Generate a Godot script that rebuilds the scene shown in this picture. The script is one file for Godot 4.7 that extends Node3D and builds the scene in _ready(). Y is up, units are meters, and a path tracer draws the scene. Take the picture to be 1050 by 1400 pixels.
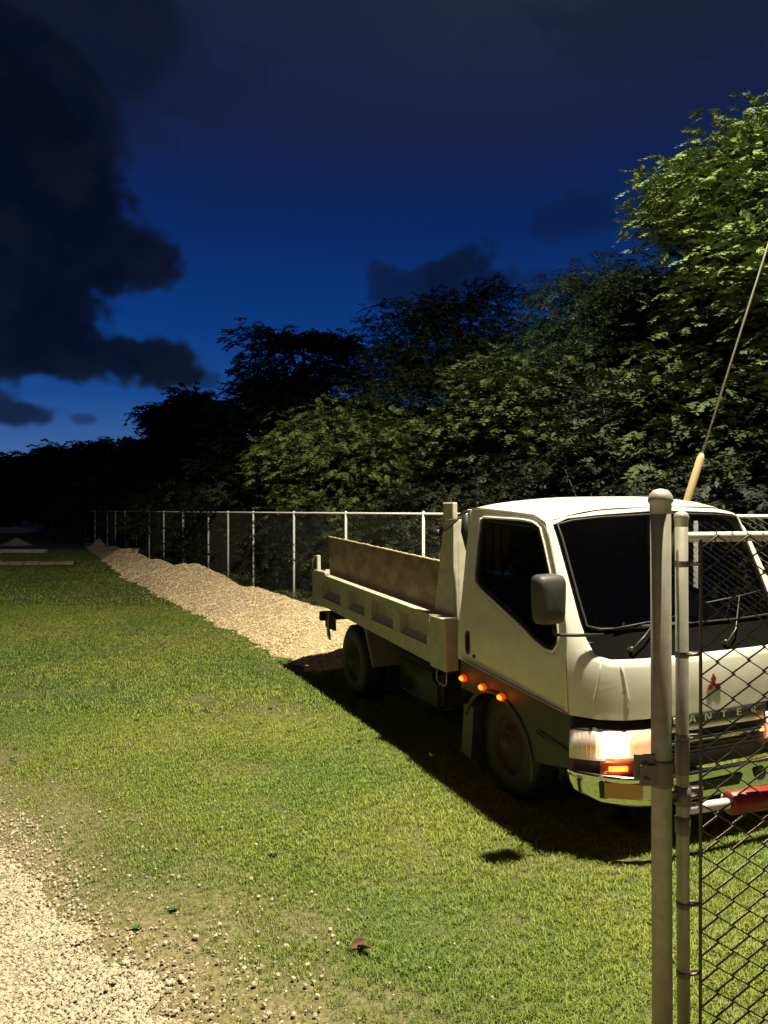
extends Node3D
# Dusk lawn with a small white tipper truck, chain-link fence, gravel berm and trees, lit by a pole lamp.

const CAM_H := 1.87
const TW := 1.62                       # width of the cab
var rng := RandomNumberGenerator.new()
var mats := {}
var taken := {}
var hum := FastNoiseLite.new()
var fine := FastNoiseLite.new()

# ---------------------------------------------------------------- helpers: materials
func lin(r: float, g: float, b: float) -> Color:
	return Color(r, g, b).linear_to_srgb()

func plain(called: String, c: Color, rough := 0.6, metal := 0.0) -> StandardMaterial3D:
	if mats.has(called):
		return mats[called]
	var m := StandardMaterial3D.new()
	m.resource_name = called
	m.albedo_color = c
	m.roughness = rough
	m.metallic = metal
	m.cull_mode = BaseMaterial3D.CULL_DISABLED
	mats[called] = m
	return m

func matt(called: String, c: Color) -> StandardMaterial3D:
	var m := plain(called, c, 0.95)
	m.metallic_specular = 0.12
	return m

func noise_tex(freq: float, sd: int, lo: Color, hi: Color, size := 512, octaves := 4, normal := false, strength := 4.0, kind := FastNoiseLite.TYPE_SIMPLEX_SMOOTH) -> NoiseTexture2D:
	var n := FastNoiseLite.new()
	n.noise_type = kind
	n.frequency = freq
	n.seed = sd
	n.fractal_octaves = octaves
	var t := NoiseTexture2D.new()
	t.width = size
	t.height = size
	t.seamless = true
	t.noise = n
	if normal:
		t.as_normal_map = true
		t.bump_strength = strength
	else:
		var g := Gradient.new()
		g.set_color(0, lo)
		g.set_color(1, hi)
		t.color_ramp = g
	return t

func tri(m: StandardMaterial3D, per_metre: float, world := false) -> StandardMaterial3D:
	m.uv1_triplanar = true
	m.uv1_world_triplanar = world
	m.uv1_scale = Vector3.ONE * per_metre
	return m

# ---------------------------------------------------------------- helpers: nodes
func numbered(called: String) -> String:
	var n: int = taken.get(called, -1) + 1
	taken[called] = n
	return called if n == 0 else "%s_%03d" % [called, n]

func tag(o: Node3D, label: String, category := "", group := "", kind := "") -> Node3D:
	if label:
		o.set_meta("label", label)
	if category:
		o.set_meta("category", category)
	if group:
		o.set_meta("group", group)
	if kind:
		o.set_meta("kind", kind)
	return o

func thing(called: String, label: String, category: String, at := Vector3.ZERO, turn := 0.0, group := "") -> Node3D:
	var o := Node3D.new()
	o.name = numbered(called)
	add_child(o, true)
	o.position = at
	o.rotation.y = turn
	return tag(o, label, category, group)

func put(called: String, mesh: Mesh, m: Material, parent: Node = self, xf := Transform3D()) -> MeshInstance3D:
	var o := MeshInstance3D.new()
	if parent == self:
		called = numbered(called)
	else:
		var k := 0
		var base := called
		while parent.has_node(NodePath(called)):
			k += 1
			called = "%s_%03d" % [base, k]
	o.name = called
	o.mesh = mesh
	o.material_override = m
	o.transform = xf
	parent.add_child(o, true)
	return o

func start(smooth := false) -> SurfaceTool:
	var st := SurfaceTool.new()
	st.begin(Mesh.PRIMITIVE_TRIANGLES)
	st.set_smooth_group(0 if smooth else -1)
	return st

func done(st: SurfaceTool) -> ArrayMesh:
	st.generate_normals()
	return st.commit()

func obj(called: String, st: SurfaceTool, m: Material, parent: Node = self) -> MeshInstance3D:
	return put(called, done(st), m, parent)

func many(called: String, mesh: Mesh, m: Material, xfs: Array, cols: Array, parent: Node = self) -> MultiMeshInstance3D:
	var mm := MultiMesh.new()
	mm.transform_format = MultiMesh.TRANSFORM_3D
	mm.use_colors = cols.size() > 0
	mm.mesh = mesh
	mm.instance_count = xfs.size()
	for i in xfs.size():
		mm.set_instance_transform(i, xfs[i])
		if cols.size():
			mm.set_instance_color(i, cols[i])
	var o := MultiMeshInstance3D.new()
	o.name = numbered(called) if parent == self else called
	o.multimesh = mm
	o.material_override = m
	o.set_meta("kind", "stuff")
	parent.add_child(o, true)
	return o

# ---------------------------------------------------------------- helpers: shapes
func quad(st: SurfaceTool, a: Vector3, b: Vector3, c: Vector3, d: Vector3) -> void:
	st.add_vertex(a); st.add_vertex(c); st.add_vertex(b)
	st.add_vertex(a); st.add_vertex(d); st.add_vertex(c)

func tri3(st: SurfaceTool, a: Vector3, b: Vector3, c: Vector3) -> void:
	st.add_vertex(a); st.add_vertex(c); st.add_vertex(b)

func box(st: SurfaceTool, lo: Vector3, hi: Vector3, ch := 0.004, xf := Transform3D()) -> void:
	var c := (lo + hi) / 2.0
	var h := (hi - lo).abs() / 2.0
	ch = minf(ch, minf(h.x, minf(h.y, h.z)) * 0.6)
	for ax in 3:
		for s in [-1.0, 1.0]:
			var u: int = (ax + 1) % 3
			var v: int = (ax + 2) % 3
			var p := []
			for k in [[-1, -1], [1, -1], [1, 1], [-1, 1]]:
				var q := Vector3.ZERO
				q[ax] = h[ax] * s
				q[u] = (h[u] - ch) * k[0]
				q[v] = (h[v] - ch) * k[1]
				p.append(xf * (c + q))
			if s > 0:
				quad(st, p[0], p[1], p[2], p[3])
			else:
				quad(st, p[3], p[2], p[1], p[0])
	for ax in 3:
		var u: int = (ax + 1) % 3
		var v: int = (ax + 2) % 3
		for su in [-1.0, 1.0]:
			for sv in [-1.0, 1.0]:
				var p := []
				for k in [[-1, 0], [1, 0], [1, 1], [-1, 1]]:
					var q := Vector3.ZERO
					q[ax] = (h[ax] - ch) * k[0]
					q[u] = (h[u] - (ch if k[1] else 0.0)) * su
					q[v] = (h[v] - (0.0 if k[1] else ch)) * sv
					p.append(xf * (c + q))
				if su * sv > 0:
					quad(st, p[0], p[1], p[2], p[3])
				else:
					quad(st, p[3], p[2], p[1], p[0])
	for sx in [-1.0, 1.0]:
		for sy in [-1.0, 1.0]:
			for sz in [-1.0, 1.0]:
				var s := Vector3(sx, sy, sz)
				var a := xf * (c + s * Vector3(h.x, h.y - ch, h.z - ch))
				var b := xf * (c + s * Vector3(h.x - ch, h.y, h.z - ch))
				var d := xf * (c + s * Vector3(h.x - ch, h.y - ch, h.z))
				if sx * sy * sz > 0:
					tri3(st, a, b, d)
				else:
					tri3(st, a, d, b)

func frame_of(dir: Vector3) -> Basis:
	var y := dir.normalized()
	var x := y.cross(Vector3.FORWARD if absf(y.z) < 0.9 else Vector3.RIGHT).normalized()
	return Basis(x, y, x.cross(y))

func tube(st: SurfaceTool, pts: Array, radii, sides := 8, caps := true) -> void:
	var rings := []
	for i in pts.size():
		var d: Vector3 = (pts[mini(i + 1, pts.size() - 1)] - pts[maxi(i - 1, 0)])
		var b := frame_of(d)
		var r: float = radii[i] if radii is Array else radii
		var ring := PackedVector3Array()
		for k in sides:
			var a := TAU * k / sides
			ring.append(pts[i] + (b.x * cos(a) + b.z * sin(a)) * r)
		rings.append(ring)
	for i in rings.size() - 1:
		for k in sides:
			var j := (k + 1) % sides
			quad(st, rings[i][k], rings[i + 1][k], rings[i + 1][j], rings[i][j])
	if caps:
		for e in [0, rings.size() - 1]:
			for k in sides:
				var j := (k + 1) % sides
				if e == 0:
					tri3(st, pts[e], rings[e][k], rings[e][j])
				else:
					tri3(st, pts[e], rings[e][j], rings[e][k])

func lathe(st: SurfaceTool, prof: Array, xf := Transform3D(), segs := 24) -> void:
	for i in prof.size() - 1:
		for k in segs:
			var a := TAU * k / segs
			var b := TAU * (k + 1) / segs
			var p := func(q: Vector2, t: float) -> Vector3: return xf * Vector3(q.x * cos(t), q.y, q.x * sin(t))
			quad(st, p.call(prof[i], a), p.call(prof[i + 1], a), p.call(prof[i + 1], b), p.call(prof[i], b))

func prism(st: SurfaceTool, pts: PackedVector2Array, d0: float, d1: float, map: Callable) -> void:
	# a plane outline given a thickness; map(x, y, depth) places it
	var idx := Geometry2D.triangulate_polygon(pts)
	for i in range(0, idx.size(), 3):
		for d in [d0, d1]:
			var a: Vector3 = map.call(pts[idx[i]].x, pts[idx[i]].y, d)
			var b: Vector3 = map.call(pts[idx[i + 1]].x, pts[idx[i + 1]].y, d)
			var c: Vector3 = map.call(pts[idx[i + 2]].x, pts[idx[i + 2]].y, d)
			if d == d0:
				tri3(st, a, b, c)
			else:
				tri3(st, a, c, b)
	for i in pts.size():
		var p := pts[i]
		var q := pts[(i + 1) % pts.size()]
		quad(st, map.call(p.x, p.y, d0), map.call(q.x, q.y, d0), map.call(q.x, q.y, d1), map.call(p.x, p.y, d1))

func resample(line: Array, n: int) -> Array:
	var lens := [0.0]
	for i in range(1, line.size()):
		lens.append(lens[-1] + line[i].distance_to(line[i - 1]))
	var out := []
	for k in n:
		var t: float = lens[-1] * k / n
		var i := 0
		while i < line.size() - 2 and lens[i + 1] < t:
			i += 1
		out.append(line[i].lerp(line[i + 1], clampf((t - lens[i]) / maxf(lens[i + 1] - lens[i], 1e-6), 0.0, 1.0)))
	return out

func loop(sides: Array, n := 14) -> Array:
	# four polylines, end to end, as one closed loop of 4n points
	var out := []
	for i in sides.size():
		var line: Array = sides[i].duplicate()
		line.append(sides[(i + 1) % sides.size()][0])
		out.append_array(resample(line, n))
	return out

func ring_patch(st: SurfaceTool, outer: Array, inner: Array, rings: int, map: Callable) -> void:
	var rows := []
	for r in rings + 1:
		var row := []
		for i in outer.size():
			var p: Vector2 = outer[i].lerp(inner[i], float(r) / rings)
			row.append(map.call(p.x, p.y))
		rows.append(row)
	for r in rings:
		for i in outer.size():
			var j := (i + 1) % outer.size()
			quad(st, rows[r][i], rows[r][j], rows[r + 1][j], rows[r + 1][i])

func fill_patch(st: SurfaceTool, ring: Array, map: Callable) -> void:
	var c := Vector2.ZERO
	for p in ring:
		c += p
	c /= ring.size()
	var last := ring
	for s in [0.75, 0.45, 0.15]:
		var nx := []
		for p in ring:
			nx.append(c.lerp(p, s))
		ring_patch(st, last, nx, 1, map)
		last = nx
	for i in last.size():
		var j := (i + 1) % last.size()
		tri3(st, map.call(last[i].x, last[i].y), map.call(last[j].x, last[j].y), map.call(c.x, c.y))

func edge_band(st: SurfaceTool, ring: Array, map0: Callable, map1: Callable) -> void:
	for i in ring.size():
		var j := (i + 1) % ring.size()
		quad(st, map0.call(ring[i].x, ring[i].y), map0.call(ring[j].x, ring[j].y), map1.call(ring[j].x, ring[j].y), map1.call(ring[i].x, ring[i].y))

# ---------------------------------------------------------------- the place
func _ready() -> void:
	rng.seed = 4711
	hum.seed = 5
	hum.frequency = 0.35
	hum.fractal_octaves = 4
	fine.seed = 8
	fine.frequency = 2.2
	fine.fractal_octaves = 3
	# ---- camera
	var cam := Camera3D.new()
	cam.name = "camera"
	cam.fov = 67.38
	cam.near = 0.05
	cam.far = 900.0
	cam.position = Vector3(0, CAM_H, 0)
	cam.rotation_degrees.x = -0.136
	add_child(cam)
	cam.current = true
	# ---- sky and exposure
	var env := Environment.new()
	env.background_mode = Environment.BG_SKY
	env.sky = Sky.new()
	env.sky.sky_material = dusk_sky()
	env.background_energy_multiplier = 1.0
	env.tonemap_mode = Environment.TONE_MAPPER_LINEAR
	env.tonemap_exposure = 1.0
	env.sdfgi_enabled = true
	env.ssao_enabled = true
	env.ssil_enabled = true
	var we := WorldEnvironment.new()
	we.name = "world_environment"
	we.environment = env
	add_child(we)
	# ---- the two yard lamps (fittings are built with them)
	utility_pole(Vector3(4.15, 0, -4.6), Vector3(2.15, 9.0, -3.72), 262.0)
	yard_lamp(Vector3(-3.6, 0, 1.6), 4.6, 1.6)
	# ---- setting
	ground()
	berm()
	far_field()
	fence()
	trees()
	# ---- things
	truck()
	plywood()
	gate()
	small_things()
	grass()
	weeds()
	gravel_stones()

# ---------------------------------------------------------------- sky
func dusk_sky() -> PanoramaSkyMaterial:
	var w := 2048
	var h := 1024
	var img := Image.create(w, h, false, Image.FORMAT_RGBF)
	var cn := FastNoiseLite.new()
	cn.seed = 21
	cn.frequency = 4.5
	cn.fractal_octaves = 5
	var cm := FastNoiseLite.new()
	cm.seed = 3
	cm.frequency = 13.0
	cm.fractal_octaves = 5
	var cf := FastNoiseLite.new()
	cf.seed = 33
	cf.frequency = 42.0
	cf.fractal_octaves = 3
	# clouds: azimuth, elevation, half width, half height in degrees, weight
	var blobs := [
		[-29.5, 18.0, 8.6, 9.0, 1.0], [-27.0, 24.5, 6.5, 5.0, 0.9], [-24.5, 10.9, 7.0, 1.9, 1.0], [-16.6, 10.4, 2.9, 1.7, 1.0], [-16.2, 17.6, 2.0, 2.0, 0.95], [-19.0, 17.0, 2.4, 1.8, 0.95], [-24.0, 15.6, 4.4, 5.0, 1.0], [-21.0, 20.5, 3.0, 3.4, 0.95],
		[-13.4, 9.3, 1.3, 0.7, 0.6], [-26.0, 6.4, 2.6, 0.8, 0.85], [-21.2, 6.3, 0.9, 0.4, 0.55], [-18.0, 29.0, 8.0, 4.5, 0.28], [-30.0, 31.0, 12.0, 5.0, 0.7],
		[-46.0, 16.0, 14.0, 14.0, 1.0], [-70.0, 13.0, 20.0, 15.0, 1.0], [-100.0, 14.0, 24.0, 15.0, 1.0], [-135.0, 12.0, 26.0, 14.0, 1.0], [-168.0, 14.0, 24.0, 15.0, 1.0], [170.0, 12.0, 22.0, 13.0, 1.0], [140.0, 14.0, 22.0, 13.0, 1.0], [110.0, 12.0, 20.0, 13.0, 1.0], [80.0, 14.0, 18.0, 12.0, 0.95],  # unseen cloud bank added to darken low sky, ambient light and window reflections
		[6.3, 17.2, 2.7, 1.9, 0.8], [3.2, 16.0, 2.2, 1.6, 0.7], [0.0, 16.2, 1.5, 1.7, 0.65], [14.2, 20.4, 3.2, 1.5, 0.4], [10.5, 15.6, 3.0, 1.2, 0.4], [24.0, 31.0, 14.0, 3.0, 0.25],
	]
	var tab := [[0.0, Vector3(0.075, 0.150, 0.36)], [4.0, Vector3(0.046, 0.122, 0.33)], [8.0, Vector3(0.011, 0.066, 0.265)], [13.0, Vector3(0.0034, 0.040, 0.205)], [20.0, Vector3(0.0034, 0.0200, 0.118)], [26.0, Vector3(0.0072, 0.0145, 0.066)], [34.0, Vector3(0.0120, 0.0170, 0.044)], [50.0, Vector3(0.0125, 0.0130, 0.028)], [90.0, Vector3(0.010, 0.011, 0.024)]]
	for y in h:
		var el := (0.5 - (y + 0.5) / h) * 180.0
		if el < 0.0:
			for x in w:
				img.set_pixel(x, y, Color(0.004, 0.006, 0.012))
			continue
		for x in w:
			var az := (x + 0.5) / w * 360.0          # the panorama's left edge lies straight ahead
			if az > 180.0:
				az -= 360.0
			var toward := 0.5 + 0.5 * cos(deg_to_rad(az + 30.0))          # the side where the sun went down
			var i := 1
			while i < tab.size() - 1 and el > tab[i][0]:
				i += 1
			var c: Vector3 = tab[i - 1][1].lerp(tab[i][1], clampf((el - tab[i - 1][0]) / (tab[i][0] - tab[i - 1][0]), 0.0, 1.0))
			c *= lerpf(0.62, 1.0, toward)
			var low := exp(-el / 7.0)
			var d := Vector3(sin(deg_to_rad(az)) * cos(deg_to_rad(el)), sin(deg_to_rad(el)), -cos(deg_to_rad(az)) * cos(deg_to_rad(el)))
			# thin high haze, lit from below
			var veil := smoothstep(20.0, 36.0, el) * (0.75 + 0.6 * cn.get_noise_3d(d.x * 0.5, d.y * 0.8, d.z * 0.5 + 7.0))
			c = c.lerp(Vector3(0.0215, 0.0270, 0.0480), clampf(veil * 0.85 * (0.5 + 0.5 * sin(deg_to_rad(clampf(az * 2.2, -90.0, 90.0)))), 0.0, 0.85))
			if el < 48.0:
				var n1 := cn.get_noise_3d(d.x, d.y * 1.4, d.z)
				var n2 := cm.get_noise_3d(d.x, d.y * 1.2, d.z)
				var sum := 0.0
				var weight := 0.0
				for b in blobs:
					var q: float = Vector2((az - b[0]) / b[2], (el - b[1]) / b[3]).length() * 0.62
					if q < 1.0:
						var k: float = (1.0 - q * q) * (1.0 - q * q)
						sum += k
						weight = maxf(weight, b[4] * smoothstep(0.0, 0.22, k))
				if sum > 0.0:
					var e := sum - 0.40 + n1 * 0.22 + n2 * 0.62 + cf.get_noise_3d(d.x, d.y * 1.2, d.z) * 0.30
					var f := smoothstep(-0.14, 0.32, e) * weight
					var dark := Vector3(0.0021, 0.0038, 0.0120).lerp(Vector3(0.0048, 0.0066, 0.0160), clampf(n2 * 1.2 + n1 + 0.35, 0.0, 1.0))
					dark += Vector3(0.002, 0.010, 0.034) * (1.0 - smoothstep(0.0, 0.7, e)) * (0.3 + low)
					c = c.lerp(dark, clampf(f, 0.0, 0.97))
			img.set_pixel(x, y, Color(c.x, c.y, c.z))
	var m := PanoramaSkyMaterial.new()
	m.panorama = ImageTexture.create_from_image(img)
	return m

# ---------------------------------------------------------------- lamps
func utility_pole(base: Vector3, head: Vector3, energy: float) -> void:
	var wood := plain("weathered pole wood", lin(0.16, 0.11, 0.07), 0.9)
	var steel := plain("galvanised steel", lin(0.42, 0.42, 0.40), 0.45, 0.6)
	var t := thing("utility_pole", "round wooden utility pole beside the fence that carries the yard lamp", "utility pole", base)
	var st := start(true)
	tube(st, [Vector3.ZERO, Vector3(0, 5, 0), Vector3(0, 10.2, 0)], [0.15, 0.13, 0.11], 14)
	obj("shaft", st, wood, t)
	st = start(true)
	var d := head - base
	tube(st, [Vector3(0, 8.7, 0), Vector3(d.x * 0.3, 9.1, d.z * 0.3), Vector3(d.x * 0.8, 9.2, d.z * 0.8), Vector3(d.x, 9.15, d.z)], 0.025, 8)
	obj("lamp_arm", st, steel, t)
	st = start(true)
	lathe(st, [Vector2(0.0, 0.17), Vector2(0.10, 0.16), Vector2(0.17, 0.08), Vector2(0.2, 0.02), Vector2(0.19, 0.02)], Transform3D(Basis(), d))
	obj("lamp_housing", st, steel, t)
	lamp_glass("lamp_lens", t, d, Color(1.0, 0.958, 0.835), energy, 0.17)

func yard_lamp(base: Vector3, high: float, energy: float) -> void:
	var steel := plain("galvanised steel", lin(0.42, 0.42, 0.40), 0.45, 0.6)
	var t := thing("lamp_post", "slim steel lamp post beside the gravel drive", "lamp post", base)
	var st := start(true)
	tube(st, [Vector3.ZERO, Vector3(0, high + 0.12, 0)], 0.05, 12)
	obj("shaft", st, steel, t)
	st = start(true)
	tube(st, [Vector3(0, high + 0.1, 0), Vector3(0.3, high + 0.16, -0.3), Vector3(0.6, high + 0.13, -0.6)], 0.025, 8)
	obj("lamp_arm", st, steel, t)
	st = start(true)
	lathe(st, [Vector2(0.0, 0.15), Vector2(0.10, 0.14), Vector2(0.17, 0.07), Vector2(0.19, 0.02), Vector2(0.18, 0.02)], Transform3D(Basis(), Vector3(0.6, high, -0.6)))
	obj("lamp_housing", st, steel, t)
	lamp_glass("lamp_lens", t, Vector3(0.6, high, -0.6), Color(1.0, 0.80, 0.50), energy, 0.15)

func lamp_glass(called: String, t: Node3D, at: Vector3, c: Color, energy: float, r: float) -> void:
	var g := StandardMaterial3D.new()
	g.resource_name = "lit lamp glass"
	g.albedo_color = c
	g.emission_enabled = true
	g.emission = c
	g.emission_energy_multiplier = 6.0
	var st := start(true)
	lathe(st, [Vector2(r, 0.01), Vector2(r * 0.95, -0.05), Vector2(r * 0.6, -0.10), Vector2(0.0, -0.12)], Transform3D(Basis(), at))
	lathe(st, [Vector2(0.0, 0.01), Vector2(r, 0.01)], Transform3D(Basis(), at))
	obj(called, st, g, t)
	var l := SpotLight3D.new()
	l.name = "lamp_light"
	l.light_color = c
	l.light_energy = energy
	l.light_size = 0.12
	l.spot_range = 160.0
	l.spot_angle = 88.0
	l.spot_angle_attenuation = 0.35
	l.spot_attenuation = 2.0
	l.shadow_enabled = true
	l.position = at + Vector3(0, -0.04, 0)
	l.rotation_degrees.x = -90.0
	t.add_child(l, true)

# ---------------------------------------------------------------- ground
func berm_height(s: float, n: float) -> float:
	# s along the fence from the truck's side (metres), n across from the camera's side; returns height above the lawn
	var edge := 3.47 + 0.028 * s + maxf(0.0, s - 14.0) * 0.055 + 0.15 * hum.get_noise_2d(s * 1.6, 3.0) + 0.12 * fine.get_noise_2d(s * 0.9, 1.0)
	var far_edge := 5.75 + 0.1 * hum.get_noise_2d(s * 1.1, 40.0)
	var mid := (edge + far_edge) * 0.5 + 0.15
	var peak := 0.38 + 0.10 * sin(s * 0.62 + 1.2) + 0.07 * sin(s * 1.31 + 0.4) + 0.07 * hum.get_noise_2d(s, 90.0)
	peak *= smoothstep(0.0, 1.6, s) * (1.0 - smoothstep(30.0, 33.0, s))
	peak *= 1.0 - 0.6 * exp(-pow((s - 20.2) / 0.9, 2.0))
	var q: float
	if n < mid:
		q = clampf((n - edge) / (mid - edge), 0.0, 1.0)
	else:
		q = clampf((far_edge - n) / (far_edge - mid), 0.0, 1.0)
	if q <= 0.0:
		return -0.05
	var y := peak * (1.0 - pow(1.0 - q, 1.5))
	y += (0.045 * hum.get_noise_2d(s * 3.0, n * 3.0) + 0.02 * fine.get_noise_2d(s * 2.0, n * 2.0)) * minf(1.0, q * 4.0)
	return y + 0.008

func to_fence(x: float, d: float) -> Vector2:      # world to (along the fence, across)
	return Vector2(-0.48 * x + 0.877 * d, 0.877 * x + 0.48 * d)

func from_fence(s: float, n: float) -> Vector3:    # s and n to world, y = 0
	return Vector3(-0.48 * s + 0.877 * n, 0.0, -(0.877 * s + 0.48 * n))

func drive_edge(x: float, d: float) -> float:
	# signed distance inside the gravel drive (positive = inside)
	var q := (Vector2(x, d) - Vector2(-1.42, 3.45)).dot(Vector2(-0.70, -0.714))
	return q + 0.22 * hum.get_noise_2d(x * 4.0, d * 4.0) + 0.10 * fine.get_noise_2d(x * 2.0, d * 2.0)

func bare(x: float, d: float) -> float:
	# how bare the lawn is: worn strip beside the drive, thin patches elsewhere
	var k := drive_edge(x, d)
	var near := 1.0 - smoothstep(-0.1, 1.25, -k + 0.45 * hum.get_noise_2d(x * 3.0 + 9.0, d * 3.0))
	var spots := smoothstep(0.18, 0.5, hum.get_noise_2d(x * 1.7 + 30.0, d * 1.7)) * 0.32
	var specks := smoothstep(0.2, 0.55, hum.get_noise_2d(x * 6.0 - 50.0, d * 6.0 + 20.0)) * 0.35
	return clampf(near * 0.92 + spots + specks, 0.0, 1.0)

func ground() -> void:
	var base := plain("soil and turf", Color.WHITE, 0.95)
	base.vertex_color_use_as_albedo = true
	base.albedo_texture = noise_tex(0.03, 12, Color(0.62, 0.62, 0.60), Color(1, 1, 1), 1024, 5)
	base.normal_enabled = true
	base.normal_texture = noise_tex(0.05, 13, Color.BLACK, Color.WHITE, 1024, 4, true, 6.0)
	tri(base, 0.8, true)
	var st := SurfaceTool.new()
	st.begin(Mesh.PRIMITIVE_TRIANGLES)
	var xs := [-420.0, -160.0, -80.0]
	var v := -40.0
	while v < -12.0:
		xs.append(v); v += 2.0
	while v < 6.0:
		xs.append(v); v += 0.14
	for e in [8.0, 12.0, 20.0, 40.0, 160.0, 420.0]:
		xs.append(e)
	var ds := [-420.0, -60.0, -10.0, 0.0, 1.4]
	v = 2.0
	while v < 16.0:
		ds.append(v); v += 0.14
	while v < 60.0:
		ds.append(v); v += 1.5
	for e in [70.0, 90.0, 150.0, 420.0, 800.0]:
		ds.append(e)
	for d in ds:
		for x in xs:
			var b := bare(x, d) if absf(x) < 40 and d < 60 else 0.3
			var green := Vector3(0.085, 0.125, 0.022)
			var brown := Vector3(0.310, 0.255, 0.130)
			var c := green.lerp(brown, b)
			st.set_color(Color(c.x, c.y, c.z))
			st.set_normal(Vector3.UP)
			st.add_vertex(Vector3(x, 0.012 * hum.get_noise_2d(x * 2.0, d * 2.0) if absf(x) < 30 and d < 50 else 0.0, -d))
	var nx := xs.size()
	for j in ds.size() - 1:
		for i in nx - 1:
			var a := j * nx + i
			st.add_index(a); st.add_index(a + nx); st.add_index(a + 1)
			st.add_index(a + 1); st.add_index(a + nx); st.add_index(a + nx + 1)
	st.generate_normals()
	tag(put("ground", st.commit(), base), "short worn lawn that fills the yard between drive, fence and trees", "ground", "", "structure")
	# gravel drive: a thin bed, edges feathered by loose stones
	var gm := plain("crushed coral gravel", lin(0.42, 0.37, 0.27), 0.95)
	gm.albedo_texture = noise_tex(0.06, 31, Color(0.55, 0.52, 0.47), Color(1, 1, 1), 1024, 4, false, 1.0, FastNoiseLite.TYPE_CELLULAR)
	gm.normal_enabled = true
	gm.normal_texture = noise_tex(0.06, 31, Color.BLACK, Color.WHITE, 1024, 4, true, 12.0, FastNoiseLite.TYPE_CELLULAR)
	tri(gm, 1.6, true)
	var gs := start(true)
	var step := 0.09
	var x := -9.0
	while x < 1.2:
		var d := -6.0
		while d < 5.2:
			var ok := true
			var p := []
			for q in [[0, 0], [1, 0], [1, 1], [0, 1]]:
				var px: float = x + q[0] * step
				var pd: float = d + q[1] * step
				var k := drive_edge(px, pd)
				if k < 0.02:
					ok = false
				p.append(Vector3(px, 0.008 + minf(0.02, k * 0.04) + 0.012 * hum.get_noise_2d(px * 2.0, pd * 2.0) + 0.004 * fine.get_noise_2d(px * 3.0, pd * 3.0), -pd))
			if ok:
				quad(gs, p[0], p[3], p[2], p[1])
			d += step
		x += step
	tag(obj("gravel_drive", gs, gm), "pale crushed gravel drive at the lower left corner", "drive", "", "structure")

func berm() -> void:
	var m := plain("sandy gravel", lin(0.78, 0.62, 0.40), 0.95)
	m.albedo_texture = noise_tex(0.05, 41, Color(0.66, 0.63, 0.58), Color(1, 1, 1), 1024, 5)
	m.normal_enabled = true
	m.normal_texture = noise_tex(0.09, 42, Color.BLACK, Color.WHITE, 1024, 4, true, 10.0)
	tri(m, 1.1, true)
	var t := thing("gravel_berm", "long lumpy heap of tan gravel running along the fence behind the truck", "gravel heap")
	var st := SurfaceTool.new()
	st.begin(Mesh.PRIMITIVE_TRIANGLES)
	var ns := 34
	var s := 8.0
	var rows := 0
	while s < 46.0:
		for j in ns + 1:
			var n := 3.1 + (3.1 if s < 36.0 else 4.0) * j / ns
			var p := from_fence(s, n)
			p.y = berm_height(s - 8.0, n)
			st.set_normal(Vector3.UP)
			st.add_vertex(p)
		rows += 1
		s += 0.09 if s < 20.0 else 0.16
	for r in rows - 1:
		for j in ns:
			var a := r * (ns + 1) + j
			st.add_index(a); st.add_index(a + ns + 1); st.add_index(a + 1)
			st.add_index(a + 1); st.add_index(a + ns + 1); st.add_index(a + ns + 2)
	st.generate_normals()
	put("heap", st.commit(), m, t)
	var xfs := []
	var cols := []
	for i in 46000:
		var ss := 8.2 + 22.0 * pow(rng.randf(), 1.5)
		var n := 3.15 + 2.7 * rng.randf()
		var y := berm_height(ss - 8.0, n)
		var p := from_fence(ss, n)
		if y < -0.01:
			if rng.randf() > 0.05 or y < -0.06 or n > 5.0 or n < 3.3:
				continue
			y = 0.0
		p.y = y + 0.002
		var k := 0.009 + 0.014 * pow(rng.randf(), 2.5)
		xfs.append(Transform3D(Basis.from_euler(Vector3(rng.randf() * TAU, rng.randf() * TAU, 0)).scaled(Vector3(k, k * 0.7, k)), p))
		var g := rng.randf_range(0.75, 1.25)
		cols.append(Color(0.74 * g, 0.59 * g, 0.38 * g))
	many("loose_gravel", stone_mesh(3), stone_mat(), xfs, cols, t)

func stone_mat() -> StandardMaterial3D:
	var m := plain("loose stone", Color.WHITE, 0.92)
	m.vertex_color_use_as_albedo = true
	return m

func stone_mesh(sd: int) -> ArrayMesh:
	# an angular pebble: a cube's corners and faces pushed about
	var r := RandomNumberGenerator.new()
	r.seed = sd
	var sp := SphereMesh.new()
	sp.radius = 1.0
	sp.height = 2.0
	sp.radial_segments = 6
	sp.rings = 3
	var arr := sp.get_mesh_arrays()
	var vs: PackedVector3Array = arr[Mesh.ARRAY_VERTEX]
	var ix: PackedInt32Array = arr[Mesh.ARRAY_INDEX]
	var moved := {}
	var st := start(false)
	for i in ix:
		var p := vs[i]
		var key := Vector3i((p * 50.0).round())
		if not moved.has(key):
			moved[key] = p * r.randf_range(0.55, 1.25)
		st.add_vertex(moved[key])
	return done(st)

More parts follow.
